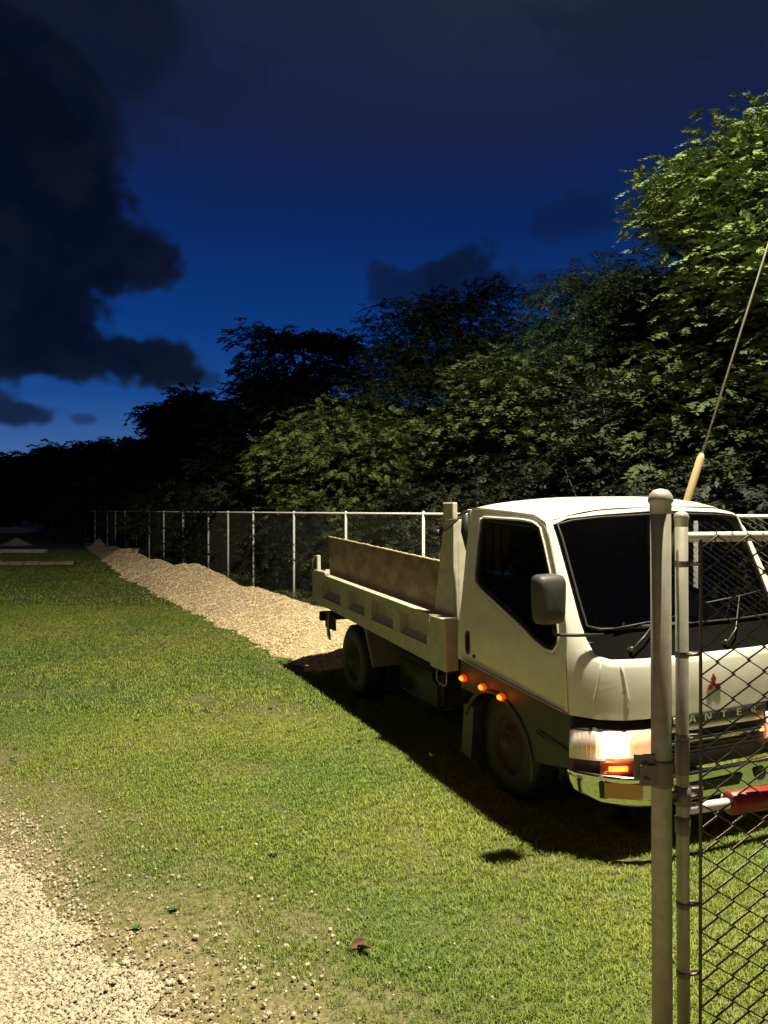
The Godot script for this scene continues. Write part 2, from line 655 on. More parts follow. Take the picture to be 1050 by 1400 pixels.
func gravel_stones() -> void:
	for variant in 3:
		var xfs := []
		var cols := []
		for i in 85000:
			var x := rng.randf_range(-3.4, 0.6)
			var d := rng.randf_range(2.3, 5.6)
			var k := drive_edge(x, d)
			var chance := 1.0 if k > 0.0 else 0.45 * exp(k / 0.13) + 0.020 * exp(k / 0.5)
			if k < 0.0 and rng.randf() < 0.7 and hum.get_noise_2d(x * 9.0, d * 9.0) < 0.05:
				chance *= 0.3
			if rng.randf() > chance:
				continue
			var s := 0.0034 + 0.0075 * pow(rng.randf(), 3.2)
			var y := (0.020 if k > 0.1 else 0.010) + s * 0.25
			xfs.append(Transform3D(Basis.from_euler(Vector3(rng.randf_range(-0.5, 0.5), rng.randf() * TAU, rng.randf_range(-0.5, 0.5))).scaled_local(Vector3(s, s * 0.6, s * rng.randf_range(0.6, 1.35))), Vector3(x, y, -d)))
			var g := rng.randf_range(0.6, 1.15)
			cols.append(Color(0.52 * g, 0.45 * g, 0.325 * g))
		tag(many("drive_gravel", stone_mesh(20 + variant), stone_mat(), xfs, cols), "loose pale stones spread over the drive and scattered into the grass", "gravel")

# ---------------------------------------------------------------- grass
func tuft_mesh(sd: int, blades: int, high: float, wide: float, spread: float) -> ArrayMesh:
	var r := RandomNumberGenerator.new()
	r.seed = sd
	var st := SurfaceTool.new()
	st.begin(Mesh.PRIMITIVE_TRIANGLES)
	for b in blades:
		var a := r.randf() * TAU
		var o := Vector3(cos(a), 0, sin(a)) * spread * sqrt(r.randf())
		var t := r.randf() * TAU
		var lean := Vector3(cos(t), 0, sin(t)) * r.randf_range(0.15, 1.15)
		var side := Vector3(-sin(t + r.randf_range(-0.6, 0.6)), 0, cos(t)).normalized() * wide * r.randf_range(0.6, 1.2)
		var h := high * r.randf_range(0.55, 1.15)
		var p1 := o + (Vector3.UP * 0.62 + lean * 0.35) * h
		var p2 := o + (Vector3.UP * 0.82 + lean * 1.0) * h
		var g := r.randf_range(0.72, 1.25)
		var yel := r.randf()
		var c := Color(g, g, g)
		if yel < 0.15:
			c = Color(1.7 * g, 1.25 * g, 1.6 * g)
			h *= 1.25
		st.set_color(c)
		var nn := (Vector3.UP + lean.normalized() * -0.5).normalized()
		for tri in [[o - side, o + side, p1 + side * 0.8], [o - side, p1 + side * 0.8, p1 - side * 0.8], [p1 - side * 0.8, p1 + side * 0.8, p2]]:
			for v in tri:
				st.set_color(c)
				st.add_vertex(v)
	st.generate_normals()
	return st.commit()

func grass() -> void:
	var m := plain("grass blade", Color.WHITE, 0.55)
	m.vertex_color_use_as_albedo = true
	m.backlight_enabled = true
	m.backlight = Color(0.35, 0.4, 0.12)
	var bands := [[2.3, 7.0, 64000, 9, 0.027, 0.0020, 0.030, 1.0], [7.0, 15.0, 66000, 9, 0.031, 0.0031, 0.050, 1.0], [15.0, 36.0, 46000, 9, 0.040, 0.007, 0.12, 1.0]]
	var kind := 0
	for b in bands:
		for variant in 3:
			var mesh := tuft_mesh(100 + kind * 10 + variant, b[3], b[4], b[5], b[6])
			var xfs := []
			var cols := []
			for i in b[2] / 3:
				var d: float = sqrt(lerpf(b[0] * b[0], b[1] * b[1], rng.randf()))
				var x := d * rng.randf_range(-0.56, 0.60)
				if drive_edge(x, d) > 0.04:
					continue
				var f := to_fence(x, d)
				if absf(d - 26.4) < 0.7 and x < -10.5:
					continue
				if f.y > 9.5 or (berm_height(f.x - 8.0, f.y) > -0.04 and f.y > 3.3 and f.y < 6.0 and f.x > 8.1):
					continue
				var bb := bare(x, d)
				if rng.randf() < bb * 0.84:
					continue
				var s := rng.randf_range(0.7, 1.25) * (1.0 - 0.35 * bb)
				xfs.append(Transform3D(Basis(Vector3.UP, rng.randf() * TAU).scaled(Vector3(s, s * rng.randf_range(0.75, 1.1), s)), Vector3(x, 0.0, -d)))
				var tone := clampf(0.5 + 0.8 * hum.get_noise_2d(x * 1.1 + 70.0, d * 1.1) + rng.randf_range(-0.25, 0.25), 0.0, 1.0)
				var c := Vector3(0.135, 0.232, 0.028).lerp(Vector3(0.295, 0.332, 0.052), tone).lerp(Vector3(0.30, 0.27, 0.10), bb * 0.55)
				c *= lerpf(1.0, 0.58, smoothstep(7.0, 26.0, d))  # blade colour darkened with distance, the fall of light painted in
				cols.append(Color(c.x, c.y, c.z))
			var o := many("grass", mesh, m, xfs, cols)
			tag(o, ["short lit grass blades of the near lawn", "mown grass of the lawn beside the truck", "far grass of the lawn towards the wall, fading light put into its colour"][kind], "grass")
		kind += 1

func weeds() -> void:
	# small broad-leaved weeds that stand a little proud of the mown grass
	var r := RandomNumberGenerator.new()
	r.seed = 909
	var st := SurfaceTool.new()
	st.begin(Mesh.PRIMITIVE_TRIANGLES)
	for b in 11:
		var a := TAU * b / 11.0 + r.randf_range(-0.3, 0.3)
		var dir := Vector3(cos(a), r.randf_range(0.25, 0.9), sin(a)).normalized()
		var l := r.randf_range(0.03, 0.062)
		var side := dir.cross(Vector3.UP).normalized() * l * 0.2
		var mid := dir * l * 0.55 + Vector3.UP * 0.004
		var tip := dir * l - Vector3.UP * 0.006
		var g := r.randf_range(0.7, 1.2)
		st.set_color(Color(g, g, g))
		for v in [Vector3.ZERO, mid + side, tip, Vector3.ZERO, tip, mid - side]:
			st.add_vertex(v)
	st.generate_normals()
	var mesh := st.commit()
	var xfs := []
	var cols := []
	for i in 260:
		var d := sqrt(lerpf(6.5, 150.0, r.randf()))
		var x := d * r.randf_range(-0.55, 0.5)
		if drive_edge(x, d) > -0.2 or to_fence(x, d).y > 3.0 or hum.get_noise_2d(x * 1.4 + 11.0, d * 1.4) < 0.02:
			continue
		xfs.append(Transform3D(Basis(Vector3.UP, r.randf() * TAU).scaled(Vector3.ONE * r.randf_range(0.35, 0.75)), Vector3(x, 0.012, -d)))
		var g := r.randf_range(0.7, 1.1)
		cols.append(Color(0.095 * g, 0.150 * g, 0.022 * g))
	tag(many("weeds", mesh, mats["grass blade"], xfs, cols), "small dark broad-leaved weeds dotted through the lawn", "weeds")

# ---------------------------------------------------------------- far field
func far_field() -> void:
	var conc := plain("pale concrete", lin(0.62, 0.59, 0.52), 0.9)
	conc.albedo_texture = noise_tex(0.02, 51, Color(0.7, 0.69, 0.66), Color(1, 1, 1), 512, 5)
	tri(conc, 0.5, true)
	var st := start()
	box(st, Vector3(-34.0, 0, -63.0), Vector3(-25.2, 0.48, -62.7), 0.02)
	tag(obj("low_wall", st, conc), "long low pale wall at the far end of the lawn", "wall")
	st = start()
	box(st, Vector3(-21.0, 0, -33.8), Vector3(-14.8, 0.16, -33.4), 0.02)
	tag(obj("concrete_kerb", st, conc), "pale straight kerb lying across the far lawn, nearer the small heap", "kerb")
	st = start(true)
	var sand := plain("sandy gravel", Color.WHITE)
	for seg in 30:
		var x := -14.6 + seg * 0.13
		var w := 0.16 + 0.1 * fine.get_noise_2d(x * 2.0, 1.0)
		var top := 0.10 + 0.03 * fine.get_noise_2d(x * 3.0, 7.0)
		quad(st, Vector3(x, -0.01, -26.6 - w * 1.8), Vector3(x, top, -26.6), Vector3(x + 0.13, top, -26.6), Vector3(x + 0.13, -0.01, -26.6 - w * 1.8))
		quad(st, Vector3(x, top, -26.6), Vector3(x, -0.01, -26.6 + w * 1.8), Vector3(x + 0.13, -0.01, -26.6 + w * 1.8), Vector3(x + 0.13, top, -26.6))
	tag(obj("gravel_strip", st, sand), "thin streak of spilled gravel across the far lawn, nearest the camera", "gravel", "", "structure")
	# small heap
	st = start(true)
	var rows := []
	for r in 9:
		var row := []
		for k in 24:
			var a := TAU * k / 24.0
			var q := r / 8.0
			var rr := (1.0 + 0.2 * hum.get_noise_2d(cos(a) * 3.0, sin(a) * 3.0)) * q
			row.append(Vector3(-19.6 + cos(a) * rr * 0.95, 0.42 * pow(1.0 - q, 1.2) + 0.04 * hum.get_noise_2d(cos(a) * q * 9.0, sin(a) * q * 9.0) * (1.0 - q) - 0.01, -41.0 + sin(a) * rr * 0.7))
		rows.append(row)
	for r in 8:
		for k in 24:
			var j := (k + 1) % 24
			quad(st, rows[r][k], rows[r][j], rows[r + 1][j], rows[r + 1][k])
	tag(obj("gravel_heap", st, sand), "small rounded heap of tan gravel on the far lawn", "gravel heap")
	for b in [[Vector3(-9.86, 0, -30.3), 0.42, 0.24, 0.14, "pale concrete block standing on the berm beside the fence"], [Vector3(-18.7, 0, -48.0), 0.55, 0.22, 0.0, "farther pale concrete block at the far end of the berm"]]:
		st = start()
		box(st, Vector3(-b[1] / 2.0, 0, -0.2), Vector3(b[1] / 2.0, b[2] + b[3], 0.2), 0.015)
		var o := obj("concrete_block", st, plain("pale block", lin(0.55, 0.50, 0.40), 0.9))
		o.position = b[0]
		tag(o, b[4], "block")
	st = start(true)
	tube(st, [Vector3.ZERO, Vector3(0, 0.55, 0)], 0.04, 8)
	var o := obj("short_stake", st, plain("galvanised fence steel", Color.WHITE))
	o.position = Vector3(-10.9, 0, -32.6)
	tag(o, "short thin metal stake beside a far fence post", "stake")

# ---------------------------------------------------------------- fence along the trees
func zigzag(st: SurfaceTool, wide: float, high: float, pitch_x: float, pitch_y: float, r: float, sides: int, weave: float) -> void:
	# chain-link fabric in the x-y plane: one bent wire per column, hooked to the next
	var n := int(ceil(wide / pitch_x))
	var m := int(floor(high / (pitch_y / 2.0)))
	for i in n:
		var pts := []
		for k in m + 1:
			var sgn := 1.0 if k % 2 == 0 else -1.0
			var x := (i + 0.5) * pitch_x + sgn * (pitch_x * 0.5 + r * 0.4) * (1.0 if i % 1 == 0 else 1.0)
			if i % 2 == 1:
				x = (i + 0.5) * pitch_x - sgn * (pitch_x * 0.5 + r * 0.4)
			pts.append(Vector3(clampf(x, 0.0, wide), k * pitch_y / 2.0, weave * sgn * (1.0 if i % 2 == 0 else -1.0)))
		tube(st, pts, r, sides, false)

func fence() -> void:
	var m := plain("galvanised fence steel", lin(0.37, 0.37, 0.35), 0.5, 0.3)
	var t := thing("chain_link_fence", "long galvanised chain-link fence running from behind the truck towards the far trees", "fence")
	var h := 1.835
	var origin := 13.2                         # along the fence, the post that stands left of the truck's bed
	var posts := []
	for px in [579.0, 473.0, 402.0, 346.5, 312.0, 285.0, 250.5, 224.0, 204.0, 186.5, 171.0, 158.0, 147.0, 130.0, 117.0, 108.0]:
		var r: float = (px - 525.0) / 1050.0
		var d := 6.07 / (0.48 + 0.877 * r)
		posts.append(to_fence(r * d, d).x)
	for k in 4:
		posts.push_front(posts[0] - 2.45)
	for k in 6:
		posts.append(posts[-1] + 2.6)
	posts.sort()
	var post := start(true)
	tube(post, [Vector3.ZERO, Vector3(0, h - 0.03, 0)], 0.0225, 10)
	var post_mesh := done(post)
	var cap := start(true)
	lathe(cap, [Vector2(0.025, -0.05), Vector2(0.027, -0.01), Vector2(0.021, 0.02), Vector2(0.0, 0.034)], Transform3D(), 10)
	var cap_mesh := done(cap)
	for i in posts.size():
		var p := from_fence(posts[i], 6.07)
		var tall := 1.0
		var thick := 1.0
		if i == 10:
			tall = 1.03
			thick = 1.45
		var o := put("fence_post", post_mesh, m, t, Transform3D(Basis.from_scale(Vector3(thick, tall, thick)), p))
		put("post_cap", cap_mesh, m, o, Transform3D(Basis(), Vector3(0, h - 0.01, 0)))
	var rail := start(true)
	tube(rail, [from_fence(posts[0], 6.07) + Vector3(0, h - 0.02, 0), from_fence(posts[-1], 6.07) + Vector3(0, h - 0.02, 0)], 0.0175, 8)
	obj("top_rail", rail, m, t)
	var wire := start(false)
	zigzag(wire, 2.5, h + 0.01, 0.052, 0.056, 0.0013, 3, 0.004)
	var wire_mesh := done(wire)
	var yaw := atan2(0.877, -0.48)
	for i in posts.size() - 1:
		if posts[i] > 42.0:
			break
		var wd: float = posts[i + 1] - posts[i]
		var p := from_fence(posts[i], 6.035)
		put("wire_mesh", wire_mesh, plain("grey fence wire", lin(0.16, 0.16, 0.15), 0.6, 0.3), t, Transform3D(Basis(Vector3.UP, yaw).scaled_local(Vector3(wd / 2.5, 1, 1)), p + Vector3(0, 0.015, 0)))

# ---------------------------------------------------------------- trees
func spray_mesh(sd: int, leaves: int, long: float, leaf: float, slim: float) -> ArrayMesh:
	# a twig with leaves on both sides, nearly flat, tip bending down
	var r := RandomNumberGenerator.new()
	r.seed = sd
	var st := SurfaceTool.new()
	st.begin(Mesh.PRIMITIVE_TRIANGLES)
	for i in leaves:
		var u := (i + 0.6) / leaves
		var root := Vector3(0, -0.22 * u * u * long, u * long)
		var sgn := 1.0 if i % 2 == 0 else -1.0
		var dir := Vector3(sgn * r.randf_range(0.5, 1.0), r.randf_range(-0.55, 0.25), r.randf_range(0.25, 0.9)).normalized()
		var l := leaf * r.randf_range(0.7, 1.2)
		var side := dir.cross(Vector3.UP).normalized() * l * slim
		var roll := Vector3.UP * r.randf_range(-0.35, 0.35) * l * slim
		var tip := root + dir * l
		var mid := root + dir * l * 0.5 - Vector3.UP * l * 0.05
		var a := mid + side + roll
		var b := mid - side - roll
		var g := r.randf_range(0.75, 1.25)
		st.set_color(Color(g, g, g * r.randf_range(0.8, 1.2)))
		for tr in [[root, a, tip], [root, tip, b]]:
			for v in tr:
				st.add_vertex(v)
	st.generate_normals()
	return st.commit()

var sprays := {}
var extra_lobes := []

func leaf_mat() -> StandardMaterial3D:
	var m := plain("leaf", Color.WHITE, 0.65)
	m.vertex_color_use_as_albedo = true
	m.backlight_enabled = true
	m.backlight = Color(0.2, 0.22, 0.07)
	return m

func spray(kind: String) -> ArrayMesh:
	if not sprays.has(kind):
		match kind:
			"broad": sprays[kind] = spray_mesh(1, 15, 0.24, 0.088, 0.29)
			"small": sprays[kind] = spray_mesh(2, 20, 0.28, 0.070, 0.27)
			"feather": sprays[kind] = spray_mesh(3, 34, 0.46, 0.12, 0.07)
			"far": sprays[kind] = spray_mesh(4, 14, 0.6, 0.26, 0.3)
	return sprays[kind]

func tree(called: String, label: String, base: Vector3, high: float, low: float, rad: Vector2, count: int, kind: String, tint: Vector3, sd: int, group := "", pads := 0, scale_leaf := 1.0, category := "tree") -> Node3D:
	var r := RandomNumberGenerator.new()
	r.seed = sd
	var t := thing(called, label, category, base, 0.0, group)
	var bark := plain("bark", lin(0.10, 0.075, 0.05), 0.95)
	var trunk := start(true)
	var lean := Vector3(r.randf_range(-0.3, 0.3), 0, r.randf_range(-0.3, 0.3))
	var tr := 0.02 + high * 0.017
	if category == "tree":
		tube(trunk, [Vector3(0, -0.05, 0), lean * 0.3 + Vector3(0, high * 0.25, 0), lean + Vector3(0, high * 0.55, 0), lean * 1.2 + Vector3(0, high * 0.85, 0)], [tr * 1.25, tr, tr * 0.7, tr * 0.2], 8)
	var cy := (high + low) / 2.0
	var ry := (high - low) / 2.0
	var xfs := []
	var cols := []
	var n_pads := pads if pads else int(10 + rad.x * rad.y * 3.2)
	n_pads += extra_lobes.size() * 7
	for p in n_pads:
		# a branch end on or under the crown's uneven outline
		var dir := Vector3(r.randfn(), r.randfn() * 0.9 + 0.15, r.randfn()).normalized()
		var rr := pow(r.randf(), 0.34) * (0.93 + 0.26 * fine.get_noise_3d(dir.x * 0.9 + sd, dir.y * 0.9, dir.z * 0.9))
		var c := Vector3(dir.x * rad.x, dir.y * ry, dir.z * rad.y) * rr + Vector3(lean.x, cy, lean.z)
		if kind == "feather":
			var u := clampf((c.y - low) / (high - low), 0.0, 1.0)
			c = Vector3(lean.x + dir.x * rad.x * (1.08 - u) * rr * 1.2, c.y, lean.z + dir.z * rad.y * (1.08 - u) * rr * 1.2)
		if p >= n_pads - extra_lobes.size() * 7:
			var lobe = extra_lobes[(n_pads - 1 - p) / 7]
			c = lobe[0] + dir * lobe[1] * pow(r.randf(), 0.5)
		c.y = maxf(c.y, low * 0.6 + 0.2)
		var outw := Vector3(dir.x, 0.18, dir.z).normalized()
		var size := (0.30 + 0.26 * r.randf()) * (0.55 + 0.32 * minf(rad.x, 2.2))
		if category == "tree" and p % 2 == 0:
			var from := lean * clampf(c.y / high, 0.2, 1.0) + Vector3(0, clampf(c.y - 0.8 - 0.3 * rr * rad.x, high * 0.15, high * 0.8), 0)
			tube(trunk, [from, from.lerp(c, 0.5) + Vector3(0, 0.12, 0), c], [tr * 0.3, tr * 0.17, 0.008], 5, false)
		elif category != "tree":
			tube(trunk, [Vector3(c.x * 0.2, 0, c.z * 0.2), Vector3(c.x * 0.6, c.y * 0.6, c.z * 0.6), c], [0.022, 0.014, 0.005], 5, false)
		var shade := r.randf_range(0.8, 1.2)
		for k in int(count / n_pads):
			var g := Vector3(r.randfn() * size, r.randfn() * size * 0.42, r.randfn() * size)
			g = g.limit_length(size * 1.9)
			g.y -= g.length() * 0.16
			var q := c + g
			if q.y < 0.06:
				q.y = r.randf_range(0.05, 0.4)
			var yaw := atan2(outw.x + g.x * 0.9, outw.z + g.z * 0.9) + r.randf_range(-0.9, 0.9)
			var b := Basis.from_euler(Vector3(r.randf_range(-0.45, 0.6), yaw, r.randf_range(-0.5, 0.5)))
			xfs.append(Transform3D(b.scaled(Vector3.ONE * r.randf_range(0.75, 1.3) * scale_leaf), q))
			var gg := shade * r.randf_range(0.8, 1.2)
			cols.append(Color(tint.x * gg, tint.y * gg, tint.z * gg))
	obj("trunk" if category == "tree" else "stems", trunk, bark, t)
	many("crown", spray(kind), leaf_mat(), xfs, cols, t)
	return t

func px_n(px: float, n: float) -> Vector3:
	# a point on the ground seen below column px of the photograph's view, n metres across from the lawn's near corner
	var r := (px - 525.0) / 1050.0
	var d := n / (0.48 + 0.877 * r)
	return Vector3(r * d, 0, -d)

func trees() -> void:
	var lit := Vector3(0.104, 0.146, 0.038)  # leaf tints: paler for lit crowns, darker for shaded ones, light put in colour
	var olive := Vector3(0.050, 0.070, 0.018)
	var shaded_leaf := Vector3(0.022, 0.034, 0.012)
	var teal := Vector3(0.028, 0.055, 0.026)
	extra_lobes = [[Vector3(-1.15, 6.2, 0.0), 0.40], [Vector3(-0.85, 5.5, 0.3), 0.55], [Vector3(-0.35, 6.75, 0.0), 0.45], [Vector3(-0.7, 6.0, 0.4), 0.5]]
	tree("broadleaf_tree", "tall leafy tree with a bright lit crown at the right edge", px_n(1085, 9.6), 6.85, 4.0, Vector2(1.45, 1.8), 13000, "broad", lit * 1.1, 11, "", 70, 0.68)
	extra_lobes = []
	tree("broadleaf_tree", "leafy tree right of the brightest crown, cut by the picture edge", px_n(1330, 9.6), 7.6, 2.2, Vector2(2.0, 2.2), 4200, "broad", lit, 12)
	tree("broadleaf_tree", "dark tree under and behind the bright crown, showing on its left side", px_n(965, 11.8), 7.1, 0.9, Vector2(1.75, 1.9), 8000, "small", shaded_leaf, 13, "", 80)
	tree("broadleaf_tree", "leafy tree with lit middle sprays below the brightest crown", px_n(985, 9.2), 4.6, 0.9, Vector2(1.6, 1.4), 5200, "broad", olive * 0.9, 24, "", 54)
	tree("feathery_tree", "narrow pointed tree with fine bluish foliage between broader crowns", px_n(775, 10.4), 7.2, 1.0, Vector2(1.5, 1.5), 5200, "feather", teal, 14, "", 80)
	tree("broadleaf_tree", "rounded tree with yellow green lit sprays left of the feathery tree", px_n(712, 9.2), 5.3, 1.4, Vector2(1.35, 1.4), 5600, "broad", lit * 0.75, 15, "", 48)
	tree("broadleaf_tree", "broad dark tree with ragged twigs on top above the truck bed", px_n(628, 11.6), 8.1, 0.8, Vector2(2.7, 2.5), 11000, "small", shaded_leaf, 16, "", 110)
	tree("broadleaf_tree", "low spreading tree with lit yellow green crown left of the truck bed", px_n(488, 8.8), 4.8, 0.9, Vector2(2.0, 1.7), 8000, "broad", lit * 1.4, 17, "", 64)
	tree("broadleaf_tree", "big dark domed tree standing against the blue sky left of centre", px_n(412, 11.4), 9.7, 0.6, Vector2(3.2, 3.0), 9000, "broad", shaded_leaf, 18, "", 110, 1.5)
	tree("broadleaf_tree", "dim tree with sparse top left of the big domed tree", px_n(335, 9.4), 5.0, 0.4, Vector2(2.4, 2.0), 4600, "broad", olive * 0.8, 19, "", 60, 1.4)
	tree("broadleaf_tree", "dark tree with open leafy top at the low end of the tree row", px_n(255, 11.4), 9.2, 0.4, Vector2(3.6, 3.2), 5200, "far", shaded_leaf, 20, "", 90)
	tree("broadleaf_tree", "dark low tree behind the far fence posts", px_n(205, 10.0), 6.5, 0.3, Vector2(3.4, 3.0), 3600, "far", shaded_leaf, 21, "", 70)
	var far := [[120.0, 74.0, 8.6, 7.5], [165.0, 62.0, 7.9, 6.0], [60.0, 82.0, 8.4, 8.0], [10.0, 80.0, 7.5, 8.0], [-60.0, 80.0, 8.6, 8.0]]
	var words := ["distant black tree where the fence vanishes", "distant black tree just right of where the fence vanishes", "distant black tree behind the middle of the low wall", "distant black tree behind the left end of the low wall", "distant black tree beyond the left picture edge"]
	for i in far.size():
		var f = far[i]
		tree("distant_tree", words[i], Vector3((f[0] - 525.0) / 1050.0 * f[1], 0, -f[1]), f[2], 0.2, Vector2(f[3], 5.0), 3400, "far", shaded_leaf, 30 + i, "", 70, 1.5)
	var more := [[Vector3(-50, 0, -62), "first"], [Vector3(-62, 0, -52), "second"], [Vector3(-72, 0, -41), "third"], [Vector3(-78, 0, -29), "fourth"], [Vector3(-84, 0, -17), "fifth"]]
	for q in more:
		var o: Node3D = get_node("distant_tree_004").duplicate()
		o.name = numbered("distant_tree")
		add_child(o, true)
		o.position = q[0]
		o.rotation.y = q[0].x
		tag(o, "black tree of the far row outside the left picture edge, %s from the low wall" % q[1], "tree", "far trees beyond the left edge")
	# shrubs along the outside of the fence
	var sh := [[1060.0, 8.0, 2.9, 1.5], [960.0, 8.3, 2.6, 1.5], [870.0, 8.2, 3.4, 1.5], [800.0, 8.0, 2.7, 1.3], [740.0, 8.3, 3.3, 1.4], [668.0, 7.9, 2.4, 1.3], [610.0, 8.1, 3.1, 1.5], [545.0, 7.7, 2.5, 1.4], [450.0, 7.8, 2.2, 1.5], [392.0, 8.0, 3.2, 1.8], [345.0, 7.9, 2.6, 1.9], [296.0, 8.2, 3.0, 2.4], [255.0, 8.0, 2.6, 2.6], [215.0, 8.2, 3.2, 3.2], [180.0, 8.3, 3.4, 3.8], [152.0, 8.4, 3.8, 4.6]]
	var where := ["at the right edge under the brightest crown", "behind the gate and the truck's cab roof", "behind the left half of the cab roof", "behind the truck's cab window, under the feathery tree", "above the headboard of the truck", "behind the nearest visible fence post", "behind the plywood on the truck", "above the plywood's far end", "left of the truck's tail", "third bay of fence left of the truck", "fourth bay of fence left of the truck", "behind the pair of close fence posts", "behind the tall fence post", "beyond the tall fence post", "behind the concrete block by the berm", "where the fence posts fade out"]
	for i in sh.size():
		var f = sh[i]
		tree("fence_shrub", "dark leafy shrub outside the fence " + where[i], px_n(f[0], f[1]), f[2], 0.05, Vector2(f[3], 1.0), int(1700 * maxf(1.0, f[3] / 2.0)), "small" if i % 3 else "broad", (olive if i % 2 else shaded_leaf) * (0.6 if i > 5 else 0.36), 60 + i, "shrubs outside the fence", 26, 1.0 if i < 10 else 1.5, "shrub")  # shrub tints cut further, most at the right, painting in shade
	# the wood behind: one dark mass
	var xfs := []
	var cols := []
	for i in 85000:
		var s := rng.randf_range(-16.0, 62.0)
		var n := rng.randf_range(12.5, 17.0)
		var p := from_fence(s, n)
		var top := 4.2 + 0.9 * hum.get_noise_2d(s * 0.6, 2.0) + 0.02 * s
		p.y = top * pow(rng.randf(), 0.8)
		xfs.append(Transform3D(Basis.from_euler(Vector3(rng.randf_range(-0.6, 0.6), rng.randf() * TAU, rng.randf_range(-0.6, 0.6))).scaled(Vector3.ONE * rng.randf_range(1.2, 2.2)), p))
		var g := rng.randf_range(0.7, 1.2)
		cols.append(Color(shaded_leaf.x * g, shaded_leaf.y * g, shaded_leaf.z * g))
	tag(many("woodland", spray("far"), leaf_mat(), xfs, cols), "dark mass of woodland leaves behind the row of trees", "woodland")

# ---------------------------------------------------------------- the truck (x across from the near side, z forward, y up)
func sx(h: float) -> float:
	return maxf(0.0, h - 1.1) * 0.1

func steps(tab: Array, h: float) -> float:
	for i in range(1, tab.size()):
		if h <= tab[i].x:
			var t: float = clampf((h - tab[i - 1].x) / (tab[i].x - tab[i - 1].x), 0.0, 1.0)
			return lerpf(tab[i - 1].y, tab[i].y, t)
	return tab[-1].y

const CORNER := [Vector2(0.4, 0.0), Vector2(1.0, 0.004), Vector2(1.15, -0.006), Vector2(1.26, -0.03), Vector2(1.565, -0.18), Vector2(1.727, -0.258), Vector2(1.80, -0.30), Vector2(1.9, -0.36)]
const MIDDLE := [Vector2(0.4, 0.2), Vector2(0.9, 0.2), Vector2(1.0, 0.19), Vector2(1.07, 0.172), Vector2(1.2, 0.065), Vector2(1.3, 0.022), Vector2(1.84, -0.18), Vector2(1.9, -0.215)]

func front(x: float, h: float, out := 0.0) -> Vector3:
	# the cab's front skin
	var c := steps(CORNER, h)
	var q := sx(h)
	var u := absf(2.0 * x / TW - 1.0)
	var z := c + (steps(MIDDLE, h) - c) * (1.0 - pow(minf(u, 1.0), 5.0))
	var side := pow(u, 6.0) * signf(x - TW / 2.0) * 0.75
	var n := Vector3(side, 0.0 if h < 1.1 else 0.3, 1.0).normalized()
	return Vector3(q + x * (TW - 2.0 * q) / TW, h, z) + n * out

func flank(z: float, h: float, out := 0.0) -> Vector3:
	# the cab's near side skin; h up, z forward
	var bulge := 0.010 * exp(-pow((h - 1.0) / 0.16, 2.0))
	return Vector3(sx(h) - bulge - out, h, z)

func truck_mats() -> void:
	var w := plain("cream white vehicle paint", Color.WHITE, 0.32)
	w.albedo_texture = noise_tex(0.012, 61, lin(0.61, 0.58, 0.50), lin(0.73, 0.70, 0.615), 512, 5)
	w.roughness = 0.38
	w.clearcoat_enabled = true
	w.clearcoat = 0.35
	w.clearcoat_roughness = 0.12
	tri(w, 0.7)
	var b := plain("scratched bed paint", Color.WHITE, 0.55)
	b.albedo_texture = noise_tex(0.02, 62, lin(0.36, 0.335, 0.26), lin(0.53, 0.50, 0.405), 512, 5)
	tri(b, 0.8)
	var g := plain("dark grey lower paint", lin(0.030, 0.025, 0.026), 0.5)
	g.albedo_texture = noise_tex(0.03, 63, Color(0.75, 0.72, 0.7), Color(1, 1, 1), 512, 4)
	tri(g, 1.0)
	plain("black rubber", lin(0.012, 0.012, 0.012), 0.6)
	plain("black plastic", lin(0.012, 0.011, 0.011), 0.5)
	plain("grey mirror plastic", lin(0.045, 0.043, 0.041), 0.55)
	plain("chassis black", lin(0.02, 0.018, 0.016), 0.75)
	var chrome := plain("chrome", lin(0.86, 0.85, 0.82), 0.12, 1.0)
	chrome.roughness_texture = noise_tex(0.03, 64, Color(0.7, 0.7, 0.7), Color(1, 1, 1), 256, 4)
	tri(chrome, 1.5)
	plain("dull steel", lin(0.35, 0.33, 0.30), 0.45, 0.7)
	plain("interior grey", lin(0.05, 0.045, 0.04), 0.8)
	plain("interior beige", lin(0.30, 0.26, 0.20), 0.85)
	var glass := plain("tinted cab glass", Color(0.012, 0.012, 0.011, 0.55), 0.03)
	glass.transparency = BaseMaterial3D.TRANSPARENCY_ALPHA
	var clear := plain("clear lamp glass", Color(0.95, 0.9, 0.85, 0.12), 0.06)
	clear.transparency = BaseMaterial3D.TRANSPARENCY_ALPHA
	plain("lamp reflector", lin(0.75, 0.62, 0.56), 0.3, 0.5)
	plain("amber lens", lin(0.70, 0.32, 0.15), 0.2)
	plain("red emblem", lin(0.20, 0.015, 0.02), 0.3)
	plain("wheel rim paint", lin(0.06, 0.045, 0.035), 0.8)
	for e in [["lit headlight", Color(1.0, 0.90, 0.74), 7.0], ["lit pale lamp", Color(1.0, 0.72, 0.55), 0.75], ["lit bowl", Color(1.0, 0.84, 0.66), 1.15], ["lit amber lamp", Color(1.0, 0.36, 0.06), 7.0], ["amber glow ring", Color(1.0, 0.30, 0.04), 0.6]]:
		var m := plain(e[0], e[1], 0.4)
		m.emission_enabled = true
		m.emission = e[1]
		m.emission_energy_multiplier = e[2]

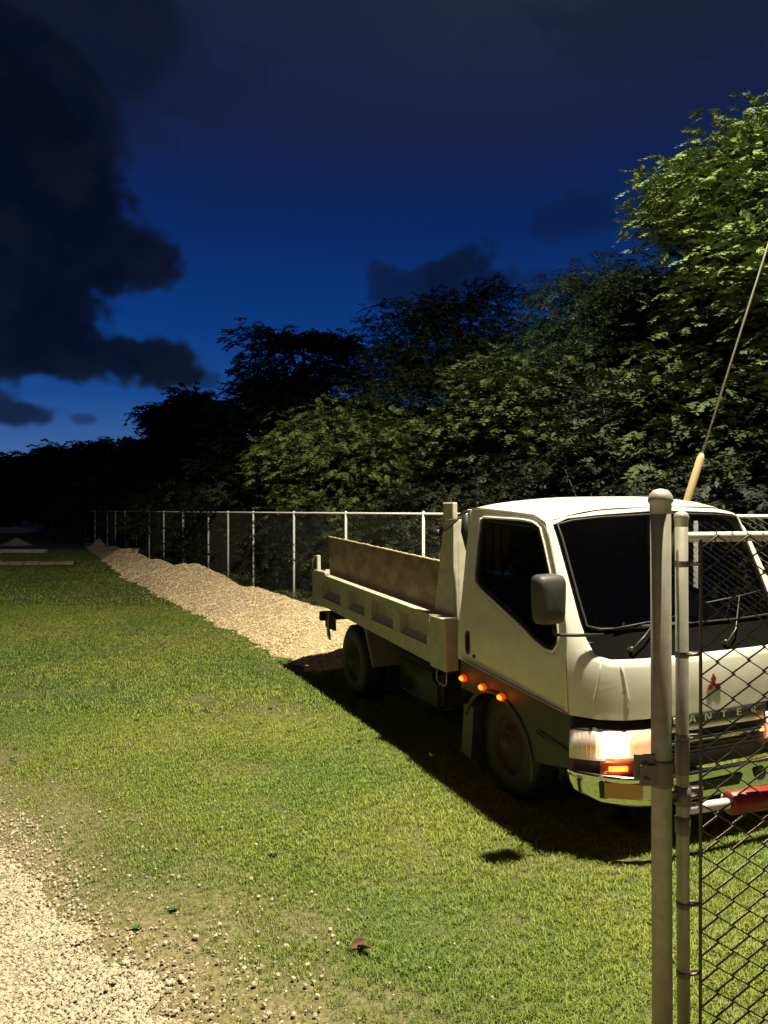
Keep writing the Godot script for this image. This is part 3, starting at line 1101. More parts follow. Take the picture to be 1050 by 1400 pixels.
func front_block(st: SurfaceTool, x0: float, x1: float, h0: float, h1: float, o0: float, o1: float, n := 10, slope := 0.0) -> void:
	# a slab lying on the front skin from depth o0 to o1
	for i in n:
		var a := lerpf(x0, x1, float(i) / n)
		var b := lerpf(x0, x1, float(i + 1) / n)
		var ha := slope * (a - x0)
		var hb := slope * (b - x0)
		quad(st, front(a, h0 + ha, o1), front(b, h0 + hb, o1), front(b, h1 + hb, o1), front(a, h1 + ha, o1))
		quad(st, front(a, h1 + ha, o1), front(b, h1 + hb, o1), front(b, h1 + hb, o0), front(a, h1 + ha, o0))
		quad(st, front(a, h0 + ha, o0), front(b, h0 + hb, o0), front(b, h0 + hb, o1), front(a, h0 + ha, o1))
	quad(st, front(x0, h0, o0), front(x0, h0, o1), front(x0, h1, o1), front(x0, h1, o0))
	quad(st, front(x1, h0, o1), front(x1, h0, o0), front(x1, h1, o0), front(x1, h1, o1))

func mirrored(pts: Array) -> Array:
	var out := []
	for i in range(pts.size() - 1, -1, -1):
		out.append(Vector2(TW - pts[i].x, pts[i].y))
	return out

func V(a: Array) -> Array:
	var out := []
	for i in range(0, a.size(), 2):
		out.append(Vector2(a[i], a[i + 1]))
	return out

func truck() -> void:
	truck_mats()
	var t := thing("tipper_truck", "small cream white tipper truck with lit headlights parked on the lawn", "truck", Vector3(1.008, 0, -4.15), deg_to_rad(22.0))
	t.rotation.z = deg_to_rad(0.9)
	cab(t)
	cab_front(t)
	cab_inside(t)
	chassis(t)
	bed(t)

func cab(t: Node3D) -> void:
	var paint: Material = mats["cream white vehicle paint"]
	var rubber: Material = mats["black rubber"]
	# front skin with the opening for windscreen and cowl
	var hole_l := V([0.395, 1.062, 0.15, 1.066, 0.118, 1.085, 0.09, 1.173, 0.072, 1.25, 0.055, 1.5, 0.036, 1.743, 0.032, 1.785])
	var top := V([0.05, 1.808, 0.085, 1.818, 0.34, 1.838, 0.81, 1.856])
	var top_full := top.duplicate()
	top_full.append_array(mirrored(V([0.05, 1.808, 0.085, 1.818, 0.34, 1.838])))
	var hole := loop([V([0.81, 1.062]) + mirrored(V([0.395, 1.062])), right_side(hole_l), reversed(top_full), reversed_left(hole_l)], 16)
	var outer := loop([V([0.81, 0.745]), V([TW, 0.76, TW, 1.0, TW, 1.2, TW, 1.5, TW, 1.79]), V([TW, 1.80, 1.55, 1.825, 1.3, 1.862, 0.81, 1.878, 0.32, 1.862, 0.07, 1.825]), V([0.0, 1.80, 0.0, 1.5, 0.0, 1.2, 0.0, 1.0, 0.0, 0.765, 0.15, 0.748])], 16)
	var st := start(true)
	ring_patch(st, outer, hole, 7, func(x, h): return front(x, h))
	edge_band(st, hole, func(x, h): return front(x, h), func(x, h): return front(x, h, -0.03))
	obj("front_panel", st, paint, t)
	# creases pressed into the front panel
	for side in [0, 1]:
		for c in [[0.135, 1.05, 0.088, 0.82, 0.006], [0.232, 1.05, 0.262, 0.815, 0.009]]:
			var s2 := start(true)
			var pts := []
			for k in 9:
				var u := k / 8.0
				var x: float = lerpf(c[0], c[2], u)
				if side:
					x = TW - x
				pts.append(front(x, lerpf(c[1], c[3], u), -0.002))
			tube(s2, pts, [0.002, c[4], c[4], c[4], c[4], c[4], c[4] * 1.1, c[4] * 1.2, 0.002], 8)
			obj("pressed_crease", s2, paint, t)
	# windscreen
	var gl := V([0.465, 1.213, 0.135, 1.22, 0.108, 1.236, 0.092, 1.39, 0.066, 1.72, 0.058, 1.79])
	var gtop := V([0.075, 1.803, 0.3, 1.824, 0.81, 1.838])
	var gtop_full := gtop.duplicate()
	gtop_full.append_array(mirrored(V([0.075, 1.803, 0.3, 1.824])))
	var pane := loop([V([0.81, 1.212]) + mirrored(V([0.465, 1.213])), right_side(gl), reversed(gtop_full), reversed_left(gl)], 16)
	var ws := Node3D.new()
	ws.name = "windscreen"
	t.add_child(ws, true)
	st = start(true)
	fill_patch(st, pane, func(x, h): return front(x, h, -0.012))
	obj("pane", st, mats["tinted cab glass"], ws)
	st = start(true)
	ring_patch(st, hole, pane, 3, func(x, h): return front(x, h, -0.018))
	obj("cowl", st, matt("matt black cowl", lin(0.006, 0.0055, 0.0055)), ws)
	st = start(true)
	var ring := pane.map(func(p): return front(p.x, p.y, -0.008))
	ring.append(ring[0])
	ring.append(ring[1])
	tube(st, ring, 0.0075, 6, false)
	obj("rubber_seal", st, rubber, ws)
	# wipers
	for w in [[0.20, 1.12, 0.62, 1.205, 0.5], [0.85, 1.11, 1.30, 1.30, 0.55]]:
		st = start(true)
		var p0 := front(w[0] + 0.12, w[1] - 0.005, 0.0)
		lathe(st, [Vector2(0.013, -0.02), Vector2(0.013, 0.008), Vector2(0.008, 0.016), Vector2(0.0, 0.018)], Transform3D(frame_of(Vector3(0, 0.5, 1)), p0), 12)
		tube(st, [p0 + Vector3(0, 0.01, 0.02), front(w[0] + 0.22, w[1] + 0.05, 0.03), front(w[2] - 0.08, w[3] + 0.04, 0.02)], [0.005, 0.004, 0.003], 6)
		var wp := obj("wiper", st, plain("dark wiper steel", lin(0.10, 0.09, 0.08), 0.4, 0.5), t)
		st = start(true)
		tube(st, [front(w[2] - 0.36, w[3] + 0.012, 0.006), front(w[2] - 0.08, w[3] + 0.035, 0.006), front(w[2] + 0.14, w[3] + 0.055, 0.006)], 0.005, 6)
		obj("blade", st, rubber, wp)
	# roof
	st = start(true)
	var rows := []
	for r in 15:
		var v := r / 14.0
		var row := []
		for k in 29:
			var u := k / 28.0
			var a := absf(2.0 * u - 1.0)
			var edge_h := 1.80
			var f0 := front(u * TW, lerpf(1.878, 1.80, pow(a, 4.0)), 0.0)
			var z := lerpf(f0.z, -1.215, v)
			var eh := steps([Vector2(-1.22, 1.888), Vector2(-1.1, 1.885), Vector2(-0.716, 1.864), Vector2(-0.42, 1.842), Vector2(-0.33, 1.812), Vector2(-0.29, 1.795)], z)
			var ch := steps([Vector2(-1.22, 1.935), Vector2(-0.9, 1.95), Vector2(-0.6, 1.946), Vector2(-0.4, 1.925), Vector2(-0.25, 1.893), Vector2(-0.15, 1.878)], z)
			var y := eh + (ch - eh) * (1.0 - pow(a, 3.2))
			if r == 0:
				y = f0.y
			y -= 0.05 * pow(maxf(0.0, v - 0.9) * 10.0, 2.0) * 0.6
			var q := sx(eh)
			row.append(Vector3(q + u * (TW - 2.0 * q), y, z))
			edge_h = eh
		rows.append(row)
	for r in 14:
		for k in 28:
			quad(st, rows[r][k], rows[r][k + 1], rows[r + 1][k + 1], rows[r + 1][k])
	obj("roof", st, paint, t)
	# near flank round the door, then both doors
	var door_out := loop([V([-1.173, 0.853, -0.6, 0.815]), V([0.0, 0.776, 0.002, 0.993, -0.008, 1.15, -0.03, 1.26, -0.18, 1.565, -0.255, 1.72]), V([-0.314, 1.787, -0.415, 1.824, -0.716, 1.847, -1.10, 1.868]), V([-1.172, 1.862, -1.205, 1.616, -1.185, 1.19])], 14)
	var door_win := loop([V([-1.062, 1.385, -1.03, 1.365, -0.906, 1.32, -0.518, 1.193, -0.308, 1.115, -0.20, 1.086]), V([-0.12, 1.088, -0.075, 1.14, -0.128, 1.319, -0.217, 1.533, -0.285, 1.665]), V([-0.344, 1.763, -0.412, 1.798, -0.557, 1.811, -1.03, 1.822]), V([-1.062, 1.81, -1.085, 1.649, -1.092, 1.435])], 14)
	var side_out := loop([V([-1.272, 0.842, -0.6, 0.800]), V([0.002, 0.762, 0.004, 0.993, -0.006, 1.15, -0.03, 1.26, -0.18, 1.565, -0.258, 1.727]), V([-0.30, 1.80, -0.41, 1.842, -0.716, 1.864, -1.10, 1.885]), V([-1.205, 1.888, -1.235, 1.616, -1.25, 1.19])], 14)
	for side in 2:
		var mp := func(z, h): return flank(z, h) if side == 0 else Vector3(TW - flank(z, h).x, h, z)
		var mo := func(z, h, o): return flank(z, h, o) if side == 0 else Vector3(TW - flank(z, h, o).x, h, z)
		var gap := []
		for i in door_out.size():
			gap.append(door_out[i].lerp(door_win[i], -0.010 / maxf(door_out[i].distance_to(door_win[i]), 0.05)))
		st = start(true)
		ring_patch(st, side_out, gap, 1, mp)
		edge_band(st, gap, mp, func(z, h): return mo.call(z, h, -0.03))
		obj("side_panel", st, paint, t)
		st = start(true)
		var dk := []
		for i in door_out.size():
			dk.append(door_out[i].lerp(door_win[i], 0.02 / maxf(door_out[i].distance_to(door_win[i]), 0.05)))
		ring_patch(st, gap, dk, 1, func(z, h): return mo.call(z, h, -0.016))
		obj("door_seal", st, rubber, t)
		st = start(true)
		var dn := Node3D.new()
		dn.name = "door" if side == 0 else "door_001"
		t.add_child(dn, true)
		ring_patch(st, door_out, door_win, 10, func(z, h): return mo.call(z, h, 0.002))
		edge_band(st, door_out, func(z, h): return mo.call(z, h, 0.002), func(z, h): return mo.call(z, h, -0.02))
		edge_band(st, door_win, func(z, h): return mo.call(z, h, 0.002), func(z, h): return mo.call(z, h, -0.025))
		obj("door_skin", st, paint, dn)
		# raised lip round the window
		st = start(true)
		var lip := door_win.map(func(p): return mo.call(p.x, p.y, 0.003))
		lip.append(lip[0]); lip.append(lip[1])
		tube(st, lip, 0.009, 6, false)
		obj("window_lip", st, paint, dn)
		st = start(true)
		var inner := []
		var mid := Vector2(-0.62, 1.5)
		for p in door_win:
			inner.append(p.lerp(mid, 0.03 / p.distance_to(mid)))
		ring_patch(st, door_win, inner, 2, func(z, h): return mo.call(z, h, -0.012))
		var bead := []
		for p in inner:
			bead.append(mo.call(p.x, p.y, -0.008))
		bead.append(bead[0]); bead.append(bead[1])
		tube(st, bead, 0.009, 6, false)
		obj("window_seal", st, rubber, dn)
		st = start(true)
		fill_patch(st, inner, func(z, h): return mo.call(z, h, -0.016))
		obj("window_pane", st, mats["tinted cab glass"], dn)
		if side == 0:
			# handle in its recess, lock
			st = start(true)
			var hp := PackedVector2Array()
			for k in 20:
				var a := TAU * k / 20.0
				hp.append(Vector2(-1.112 + 0.026 * cos(a) * (1.0 if absf(cos(a)) < 0.7 else 1.0), 0.978 + 0.062 * signf(sin(a)) * 0.6 + 0.042 * sin(a)))
			prism(st, hp, 0.004, 0.012, func(z, h, d): return flank(z, h, d))
			obj("handle_recess", st, mats["black plastic"], dn)
			st = start(true)
			box(st, Vector3(-0.030, 0.93, -1.126), Vector3(-0.020, 1.03, -1.100), 0.005)
			obj("door_handle", st, mats["black plastic"], dn)
			st = start(true)
			lathe(st, [Vector2(0.013, 0.0), Vector2(0.013, 0.012), Vector2(0.008, 0.016), Vector2(0.0, 0.016)], Transform3D(frame_of(Vector3.LEFT), Vector3(-0.006, 0.9, -1.03)), 12)
			obj("door_lock", st, mats["black plastic"], dn)
	# back wall with a window
	st = start()
	for b in [[0.0, TW, 0.82, 1.42], [0.0, 0.35, 1.42, 1.72], [TW - 0.35, TW, 1.42, 1.72], [0.0, TW, 1.72, 1.875]]:
		box(st, Vector3(b[0] + 0.07, b[2], -1.25), Vector3(b[1] - (0.07 if b[1] == TW else 0.0), b[3], -1.20), 0.004)
	obj("back_wall", st, paint, t)
	st = start()
	box(st, Vector3(0.09, 0.86, -1.195), Vector3(TW - 0.09, 1.84, -1.188), 0.002)
	obj("rear_lining", st, plain("dark cab lining", lin(0.16, 0.135, 0.10), 0.9), t)
	st = start()
	quad(st, Vector3(0.35, 1.42, -1.225), Vector3(TW - 0.35, 1.42, -1.225), Vector3(TW - 0.35, 1.72, -1.225), Vector3(0.35, 1.72, -1.225))
	obj("back_window", st, mats["tinted cab glass"], t)

func reversed(a: Array) -> Array:
	var b := a.duplicate()
	b.reverse()
	return b

func right_side(left: Array) -> Array:
	# the mirrored left edge, running upwards on the right (the first, lowest point is left to the bottom run)
	var out := []
	for i in range(1, left.size()):
		out.append(Vector2(TW - left[i].x, left[i].y))
	return out

func reversed_left(left: Array) -> Array:
	var b := left.duplicate()
	b.reverse()
	return b

func cab_front(t: Node3D) -> void:
	var black: Material = mats["black plastic"]
	var grey: Material = mats["dark grey lower paint"]
	# dark lower front, from bumper to panel
	var st := start(true)
	front_block(st, 0.0, TW, 0.44, 0.748, -0.06, -0.026, 56)
	obj("lower_front", st, grey, t)
	# grille between the lamps
	var gr := Node3D.new()
	gr.name = "grille"
	t.add_child(gr, true)
	st = start(true)
	front_block(st, 0.40, TW - 0.40, 0.692, 0.746, -0.012, 0.006, 16)
	obj("name_strip", st, black, gr)
	st = start(true)
	front_block(st, 0.42, TW - 0.42, 0.655, 0.690, -0.012, 0.001, 16)
	obj("painted_bar", st, mats["cream white vehicle paint"], gr)
	st = start(true)
	front_block(st, 0.42, TW - 0.42, 0.585, 0.612, -0.012, 0.004, 16)
	obj("chrome_bar", st, mats["chrome"], gr)
	for k in 3:
		st = start(true)
		front_block(st, 0.42, TW - 0.42, 0.520 + k * 0.020, 0.527 + k * 0.020, -0.012, -0.004, 16)
		obj("slat", st, black, gr)
	# raised chrome name: one letter after another along the curved strip
	var font := SystemFont.new()
	font.font_names = PackedStringArray(["Droid Sans"])
	font.font_weight = 700
	var word := "CANTER"
	for i in word.length():
		var tm := TextMesh.new()
		tm.text = word[i]
		tm.font = font
		tm.font_size = 48
		tm.pixel_size = 0.00112
		tm.depth = 0.006
		var x := 0.545 + i * 0.112
		var p := front(x, 0.719, 0.010)
		var q := front(x + 0.01, 0.719, 0.010)
		var yaw := -atan2(q.z - p.z, q.x - p.x)
		put("letter", tm, mats["chrome"], gr, Transform3D(Basis(Vector3.UP, yaw) * Basis.from_scale(Vector3(1.5, 1, 1)), p))
	# emblem: three red diamonds
	var em := Node3D.new()
	em.name = "emblem"
	t.add_child(em, true)
	for k in 3:
		var a := PI / 2 + TAU * k / 3.0
		var u := Vector2(cos(a), sin(a))
		var v := Vector2(-u.y, u.x)
		var rh := PackedVector2Array([Vector2.ZERO, u * 0.029 + v * 0.0165, u * 0.058, u * 0.029 - v * 0.0165])
		st = start()
		prism(st, rh, 0.0, 0.007, func(x, y, d): return front(0.822 + x, 0.893 + y, d))
		obj("diamond", st, mats["red emblem"], em)
	# lamps
	for side in 2:
		var fx := func(x): return x if side == 0 else TW - x
		var hl := Node3D.new()
		hl.name = "headlight" if side == 0 else "headlight_001"
		t.add_child(hl, true)
		st = start(true)
		front_block(st, minf(fx.call(0.0), fx.call(0.4)), maxf(fx.call(0.0), fx.call(0.4)), 0.533, 0.690, -0.04, -0.004, 14)
		obj("bezel", st, mats["lamp reflector"], hl)
		st = start(true)
		front_block(st, minf(fx.call(0.102), fx.call(0.272)), maxf(fx.call(0.102), fx.call(0.272)), 0.545, 0.682, -0.004, 0.001, 8)
		obj("reflector_bowl", st, mats["lit bowl"], hl)
		st = start(true)
		front_block(st, minf(fx.call(0.122), fx.call(0.258)), maxf(fx.call(0.122), fx.call(0.258)), 0.558, 0.668, 0.001, 0.003, 8)
		obj("lit_lens", st, mats["lit headlight"], hl)
		st = start(true)
		for k in 9:
			var rx := 0.11 + 0.019 * k
			front_block(st, minf(fx.call(rx), fx.call(rx + 0.003)), maxf(fx.call(rx), fx.call(rx + 0.003)), 0.547, 0.680, 0.0035, 0.0045, 1)
		obj("lens_flutes", st, mats["lit pale lamp"], hl)
		st = start(true)
		front_block(st, minf(fx.call(0.278), fx.call(0.392)), maxf(fx.call(0.278), fx.call(0.392)), 0.545, 0.682, -0.004, 0.002, 6)
		obj("pale_lens", st, mats["lit pale lamp"], hl)
		st = start(true)
		for k in 5:
			front_block(st, minf(fx.call(0.012 + k * 0.016), fx.call(0.017 + k * 0.016)), maxf(fx.call(0.012 + k * 0.016), fx.call(0.017 + k * 0.016)), 0.548, 0.678, -0.004, 0.0, 1)
		obj("corner_flutes", st, mats["lamp reflector"], hl)
		st = start(true)
		front_block(st, minf(fx.call(0.002), fx.call(0.398)), maxf(fx.call(0.002), fx.call(0.398)), 0.536, 0.688, 0.005, 0.012, 14)
		obj("cover_glass", st, mats["clear lamp glass"], hl)
		var beam := SpotLight3D.new()
		beam.name = "headlight_beam"
		beam.light_color = Color(1.0, 0.90, 0.74)
		beam.light_energy = 1.6
		beam.light_size = 0.06
		beam.spot_range = 60.0
		beam.spot_angle = 50.0
		beam.spot_angle_attenuation = 1.0
		beam.spot_attenuation = 2.0
		beam.shadow_enabled = true
		beam.position = front(fx.call(0.187), 0.61, 0.03)
		beam.rotation_degrees = Vector3(-4, 180, 0)
		hl.add_child(beam, true)
		# small amber lamp below it
		var mk := Node3D.new()
		mk.name = "position_lamp" if side == 0 else "position_lamp_001"
		t.add_child(mk, true)
		st = start(true)
		front_block(st, minf(fx.call(0.12), fx.call(0.28)), maxf(fx.call(0.12), fx.call(0.28)), 0.462, 0.528, -0.014, 0.002, 6)
		obj("lamp_base", st, plain("dark red lens", lin(0.16, 0.022, 0.012), 0.25), mk)
		st = start(true)
		front_block(st, minf(fx.call(0.155), fx.call(0.245)), maxf(fx.call(0.155), fx.call(0.245)), 0.480, 0.505, 0.004, 0.012, 4)
		obj("lit_lens", st, mats["lit amber lamp"], mk)
		var ol := OmniLight3D.new()
		ol.name = "amber_light"
		ol.light_color = Color(1.0, 0.36, 0.06)
		ol.light_energy = 0.02
		ol.light_size = 0.03
		ol.omni_range = 12.0
		ol.omni_attenuation = 2.0
		ol.shadow_enabled = true
		ol.position = front(fx.call(0.2), 0.4925, 0.035)
		mk.add_child(ol, true)
	# chrome bumper: a rolled section swept round the front
	st = start(true)
	var path := []
	for i in 41:
		var u := i / 40.0
		var x := lerpf(0.025, TW - 0.025, u)
		var a := absf(2.0 * u - 1.0)
		path.append(Vector2(x, 0.02 + 0.28 * (1.0 - pow(a, 5.0))))
	path.push_front(Vector2(0.018, -0.04))
	path.append(Vector2(TW - 0.018, -0.04))
	var bar := []
	for i in path.size():
		var d: Vector2 = (path[mini(i + 1, path.size() - 1)] - path[maxi(i - 1, 0)]).normalized()
		var n := Vector2(-d.y, d.x)
		var a := absf(2.0 * i / (path.size() - 1.0) - 1.0)
		var lift := 0.085 * smoothstep(0.88, 1.0, a)
		var sect := [[-0.05, 0.455], [-0.01, 0.468], [0.0, 0.462], [0.004, 0.45], [-0.004, 0.432], [-0.012, 0.42], [-0.006, 0.36], [-0.012, 0.325 + lift], [-0.03, 0.300 + lift], [-0.06, 0.295 + lift]]
		var row := []
		for s in sect:
			row.append(Vector3(path[i].x + n.x * s[0], minf(s[1], 0.455) if s[1] < 0.46 else s[1], path[i].y + n.y * s[0]))
		bar.append(row)
	for i in bar.size() - 1:
		for k in bar[0].size() - 1:
			quad(st, bar[i][k], bar[i + 1][k], bar[i + 1][k + 1], bar[i][k + 1])
	var bp := obj("bumper", st, mats["chrome"], t)
	# dark slot, towing eye and turn lamps in the bumper
	var on := func(x, h, d): 
		var u: float = (x - 0.025) / (TW - 0.05)
		return Vector3(x, h, 0.02 + 0.28 * (1.0 - pow(absf(2.0 * u - 1.0), 5.0)) - 0.008 + d)
	st = start()
	prism(st, PackedVector2Array([Vector2(0.46, 0.355), Vector2(0.90, 0.355), Vector2(0.93, 0.405), Vector2(0.46, 0.405)]), -0.01, 0.006, on)
	obj("air_slot", st, black, bp)
	st = start(true)
	var eye := PackedVector2Array()
	for k in 18:
		eye.append(Vector2(1.06 + 0.04 * cos(TAU * k / 18.0), 0.39 + 0.04 * sin(TAU * k / 18.0)))
	prism(st, eye, -0.01, 0.007, on)
	obj("tow_hole", st, black, bp)
	for side in 2:
		st = start()
		var x0 := 0.115 if side == 0 else TW - 0.315
		var rim := PackedVector2Array([Vector2(x0 - 0.012, 0.343), Vector2(x0 + 0.212, 0.343), Vector2(x0 + 0.212, 0.437), Vector2(x0 - 0.012, 0.437)])
		prism(st, rim, -0.01, 0.008, on)
		var fl := obj("turn_lamp", st, black, bp)
		for k in 2:
			st = start()
			var xa := x0 + k * 0.155
			prism(st, PackedVector2Array([Vector2(xa, 0.35), Vector2(xa + (0.15 if k == 0 else 0.045), 0.35), Vector2(xa + (0.15 if k == 0 else 0.045), 0.43), Vector2(xa, 0.43)]), 0.008, 0.014, on)
			put("amber_lens" if k == 0 else "clear_lens", done(st), mats["amber lens"] if k == 0 else mats["lamp reflector"], bp)
	# door mirror on its stay
	var mi := Node3D.new()
	mi.name = "side_mirror"
	t.add_child(mi, true)
	st = start(true)
	var ctr := Vector3(-0.135, 1.40, 0.03)
	var prof := []
	for k in 24:
		var a := TAU * k / 24.0
		var ex := signf(cos(a)) * pow(absf(cos(a)), 0.35)
		var ey := signf(sin(a)) * pow(absf(sin(a)), 0.35)
		prof.append(Vector2(ex * (0.085 + 0.006 * ey), ey * 0.133))
	var last := []
	for s in [[-0.045, 0.96], [-0.035, 1.0], [0.02, 0.98], [0.042, 0.9], [0.052, 0.72], [0.056, 0.35], [0.057, 0.02]]:
		var row := []
		for p in prof:
			row.append(ctr + Vector3(p.x * s[1], p.y * s[1], s[0]))
		if last.size():
			for k in 24:
				quad(st, last[k], last[(k + 1) % 24], row[(k + 1) % 24], row[k])
		last = row
	obj("mirror_housing", st, mats["grey mirror plastic"], mi)
	st = start(true)
	var mc := []
	for p in prof:
		mc.append(ctr + Vector3(p.x * 0.93, p.y * 0.95, -0.044))
	for k in 24:
		tri3(st, mc[k], ctr + Vector3(0, 0, -0.044), mc[(k + 1) % 24])
	obj("mirror_glass", st, plain("mirror glass", lin(0.8, 0.8, 0.8), 0.03, 1.0), mi)
	st = start(true)
	tube(st, [ctr + Vector3(0.02, -0.12, 0.0), ctr + Vector3(0.035, -0.19, 0.0), Vector3(-0.06, 1.205, 0.03), Vector3(0.02, 1.200, 0.045), Vector3(0.16, 1.20, 0.10)], 0.0095, 8)
	obj("mirror_stay", st, black, mi)
	st = start(true)
	tube(st, [ctr + Vector3(0.085, 0.02, 0.0), ctr + Vector3(0.105, 0.0, -0.01), Vector3(0.0, 1.36, -0.04)], 0.008, 8)
	obj("mirror_stay", st, black, mi)

func cab_inside(t: Node3D) -> void:
	var ig: Material = mats["interior grey"]
	var be: Material = mats["interior beige"]
	var st := start()
	box(st, Vector3(0.06, 0.82, -1.19), Vector3(TW - 0.06, 0.86, 0.02), 0.005)
	obj("cab_floor", st, ig, t)
	st = start(true)
	for i in 12:
		var x0 := lerpf(0.10, TW - 0.10, i / 12.0)
		var x1 := lerpf(0.10, TW - 0.10, (i + 1) / 12.0)
		var sect := [Vector2(0.02, 0.86), Vector2(-0.22, 0.9), Vector2(-0.28, 1.08), Vector2(-0.22, 1.16), Vector2(-0.02, 1.175), Vector2(0.04, 1.15)]
		for k in sect.size() - 1:
			quad(st, Vector3(x0, sect[k].y, sect[k].x), Vector3(x1, sect[k].y, sect[k].x), Vector3(x1, sect[k + 1].y, sect[k + 1].x), Vector3(x0, sect[k + 1].y, sect[k + 1].x))
	obj("dashboard", st, ig, t)
	st = start()
	box(st, Vector3(0.62, 1.178, -0.15), Vector3(0.95, 1.186, -0.02), 0.003, Transform3D(Basis(Vector3.UP, 0.0), Vector3.ZERO))
	obj("paper_on_dashboard", st, be, t)
	st = start(true)
	var ring := []
	for k in 26:
		ring.append(Vector3(0.42, 1.22, -0.36) + Basis(Vector3.RIGHT, deg_to_rad(-62)) * Vector3(cos(TAU * k / 24.0), sin(TAU * k / 24.0), 0) * 0.2)
	tube(st, ring, 0.014, 8, false)
	tube(st, [Vector3(0.23, 1.22, -0.36), Vector3(0.61, 1.22, -0.36)], 0.012, 6)
	tube(st, [Vector3(0.42, 1.22, -0.36), Vector3(0.42, 1.05, -0.2)], 0.03, 8)
	obj("steering_wheel", st, mats["black plastic"], t)
	for x in [0.42, 0.9, 1.28]:
		st = start(true)
		box(st, Vector3(x - 0.22, 1.0, -0.98), Vector3(x + 0.22, 1.12, -0.5), 0.03)
		box(st, Vector3(x - 0.21, 1.08, -1.08), Vector3(x + 0.21, 1.55, -0.96), 0.035)
		box(st, Vector3(x - 0.12, 1.56, -1.06), Vector3(x + 0.12, 1.70, -0.98), 0.03)
		obj("seat", st, ig, t)
	st = start()
	for k in 4:
		box(st, Vector3(0.10 + k * 0.07, 1.42, -1.186), Vector3(0.15 + k * 0.07, 1.8, -1.178), 0.003)
	obj("rear_trim", st, be, t)

func wheel(t: Node3D, called: String, at: Vector3, r: float, wide: float, dual := false, flip := 1.0) -> void:
	var w := Node3D.new()
	w.name = called
	w.position = at
	t.add_child(w, true)
	var side := Basis(Vector3(0, 0, 1), PI / 2 * flip)
	for k in (2 if dual else 1):
		var st := start(true)
		var x := Transform3D(side, Vector3(flip * k * (wide + 0.05), 0, 0))
		var hw := wide / 2.0
		lathe(st, [Vector2(r * 0.58, -hw * 0.9), Vector2(r * 0.68, -hw), Vector2(r * 0.9, -hw * 0.98), Vector2(r * 0.97, -hw * 0.8), Vector2(r, -hw * 0.45), Vector2(r, hw * 0.45), Vector2(r * 0.97, hw * 0.8), Vector2(r * 0.9, hw * 0.98), Vector2(r * 0.68, hw), Vector2(r * 0.58, hw * 0.9)], x, 40)
		for g in 40:
			var a := TAU * g / 40.0
			var b := Basis(Vector3.UP, a)
			box(st, Vector3(-0.011, -hw * 0.75, r - 0.004), Vector3(0.011, hw * 0.75, r + 0.006), 0.002, x * Transform3D(b, Vector3.ZERO))
		obj("tyre", st, mats["black rubber"], w)
	var st2 := start(true)
	var h2 := wide / 2.0
	lathe(st2, [Vector2(r * 0.60, h2 * 0.92), Vector2(r * 0.57, h2 * 0.96), Vector2(r * 0.55, h2 * 0.6), Vector2(r * 0.50, h2 * 0.35), Vector2(r * 0.34, h2 * 0.52), Vector2(r * 0.30, h2 * 0.9), Vector2(r * 0.18, h2 * 0.98), Vector2(r * 0.16, h2 * 1.25), Vector2(0, h2 * 1.3)], Transform3D(side, Vector3.ZERO), 32)
	obj("rim", st2, mats["wheel rim paint"], w)
	for k in 6:
		var s3 := start(true)
		var a := TAU * k / 6.0
		lathe(s3, [Vector2(0.014, h2 * 0.6), Vector2(0.014, h2 * 1.05), Vector2(0, h2 * 1.08)], Transform3D(side, Vector3(0, cos(a), sin(a)) * r * 0.26), 6)
		obj("wheel_nut", s3, mats["wheel rim paint"], w)

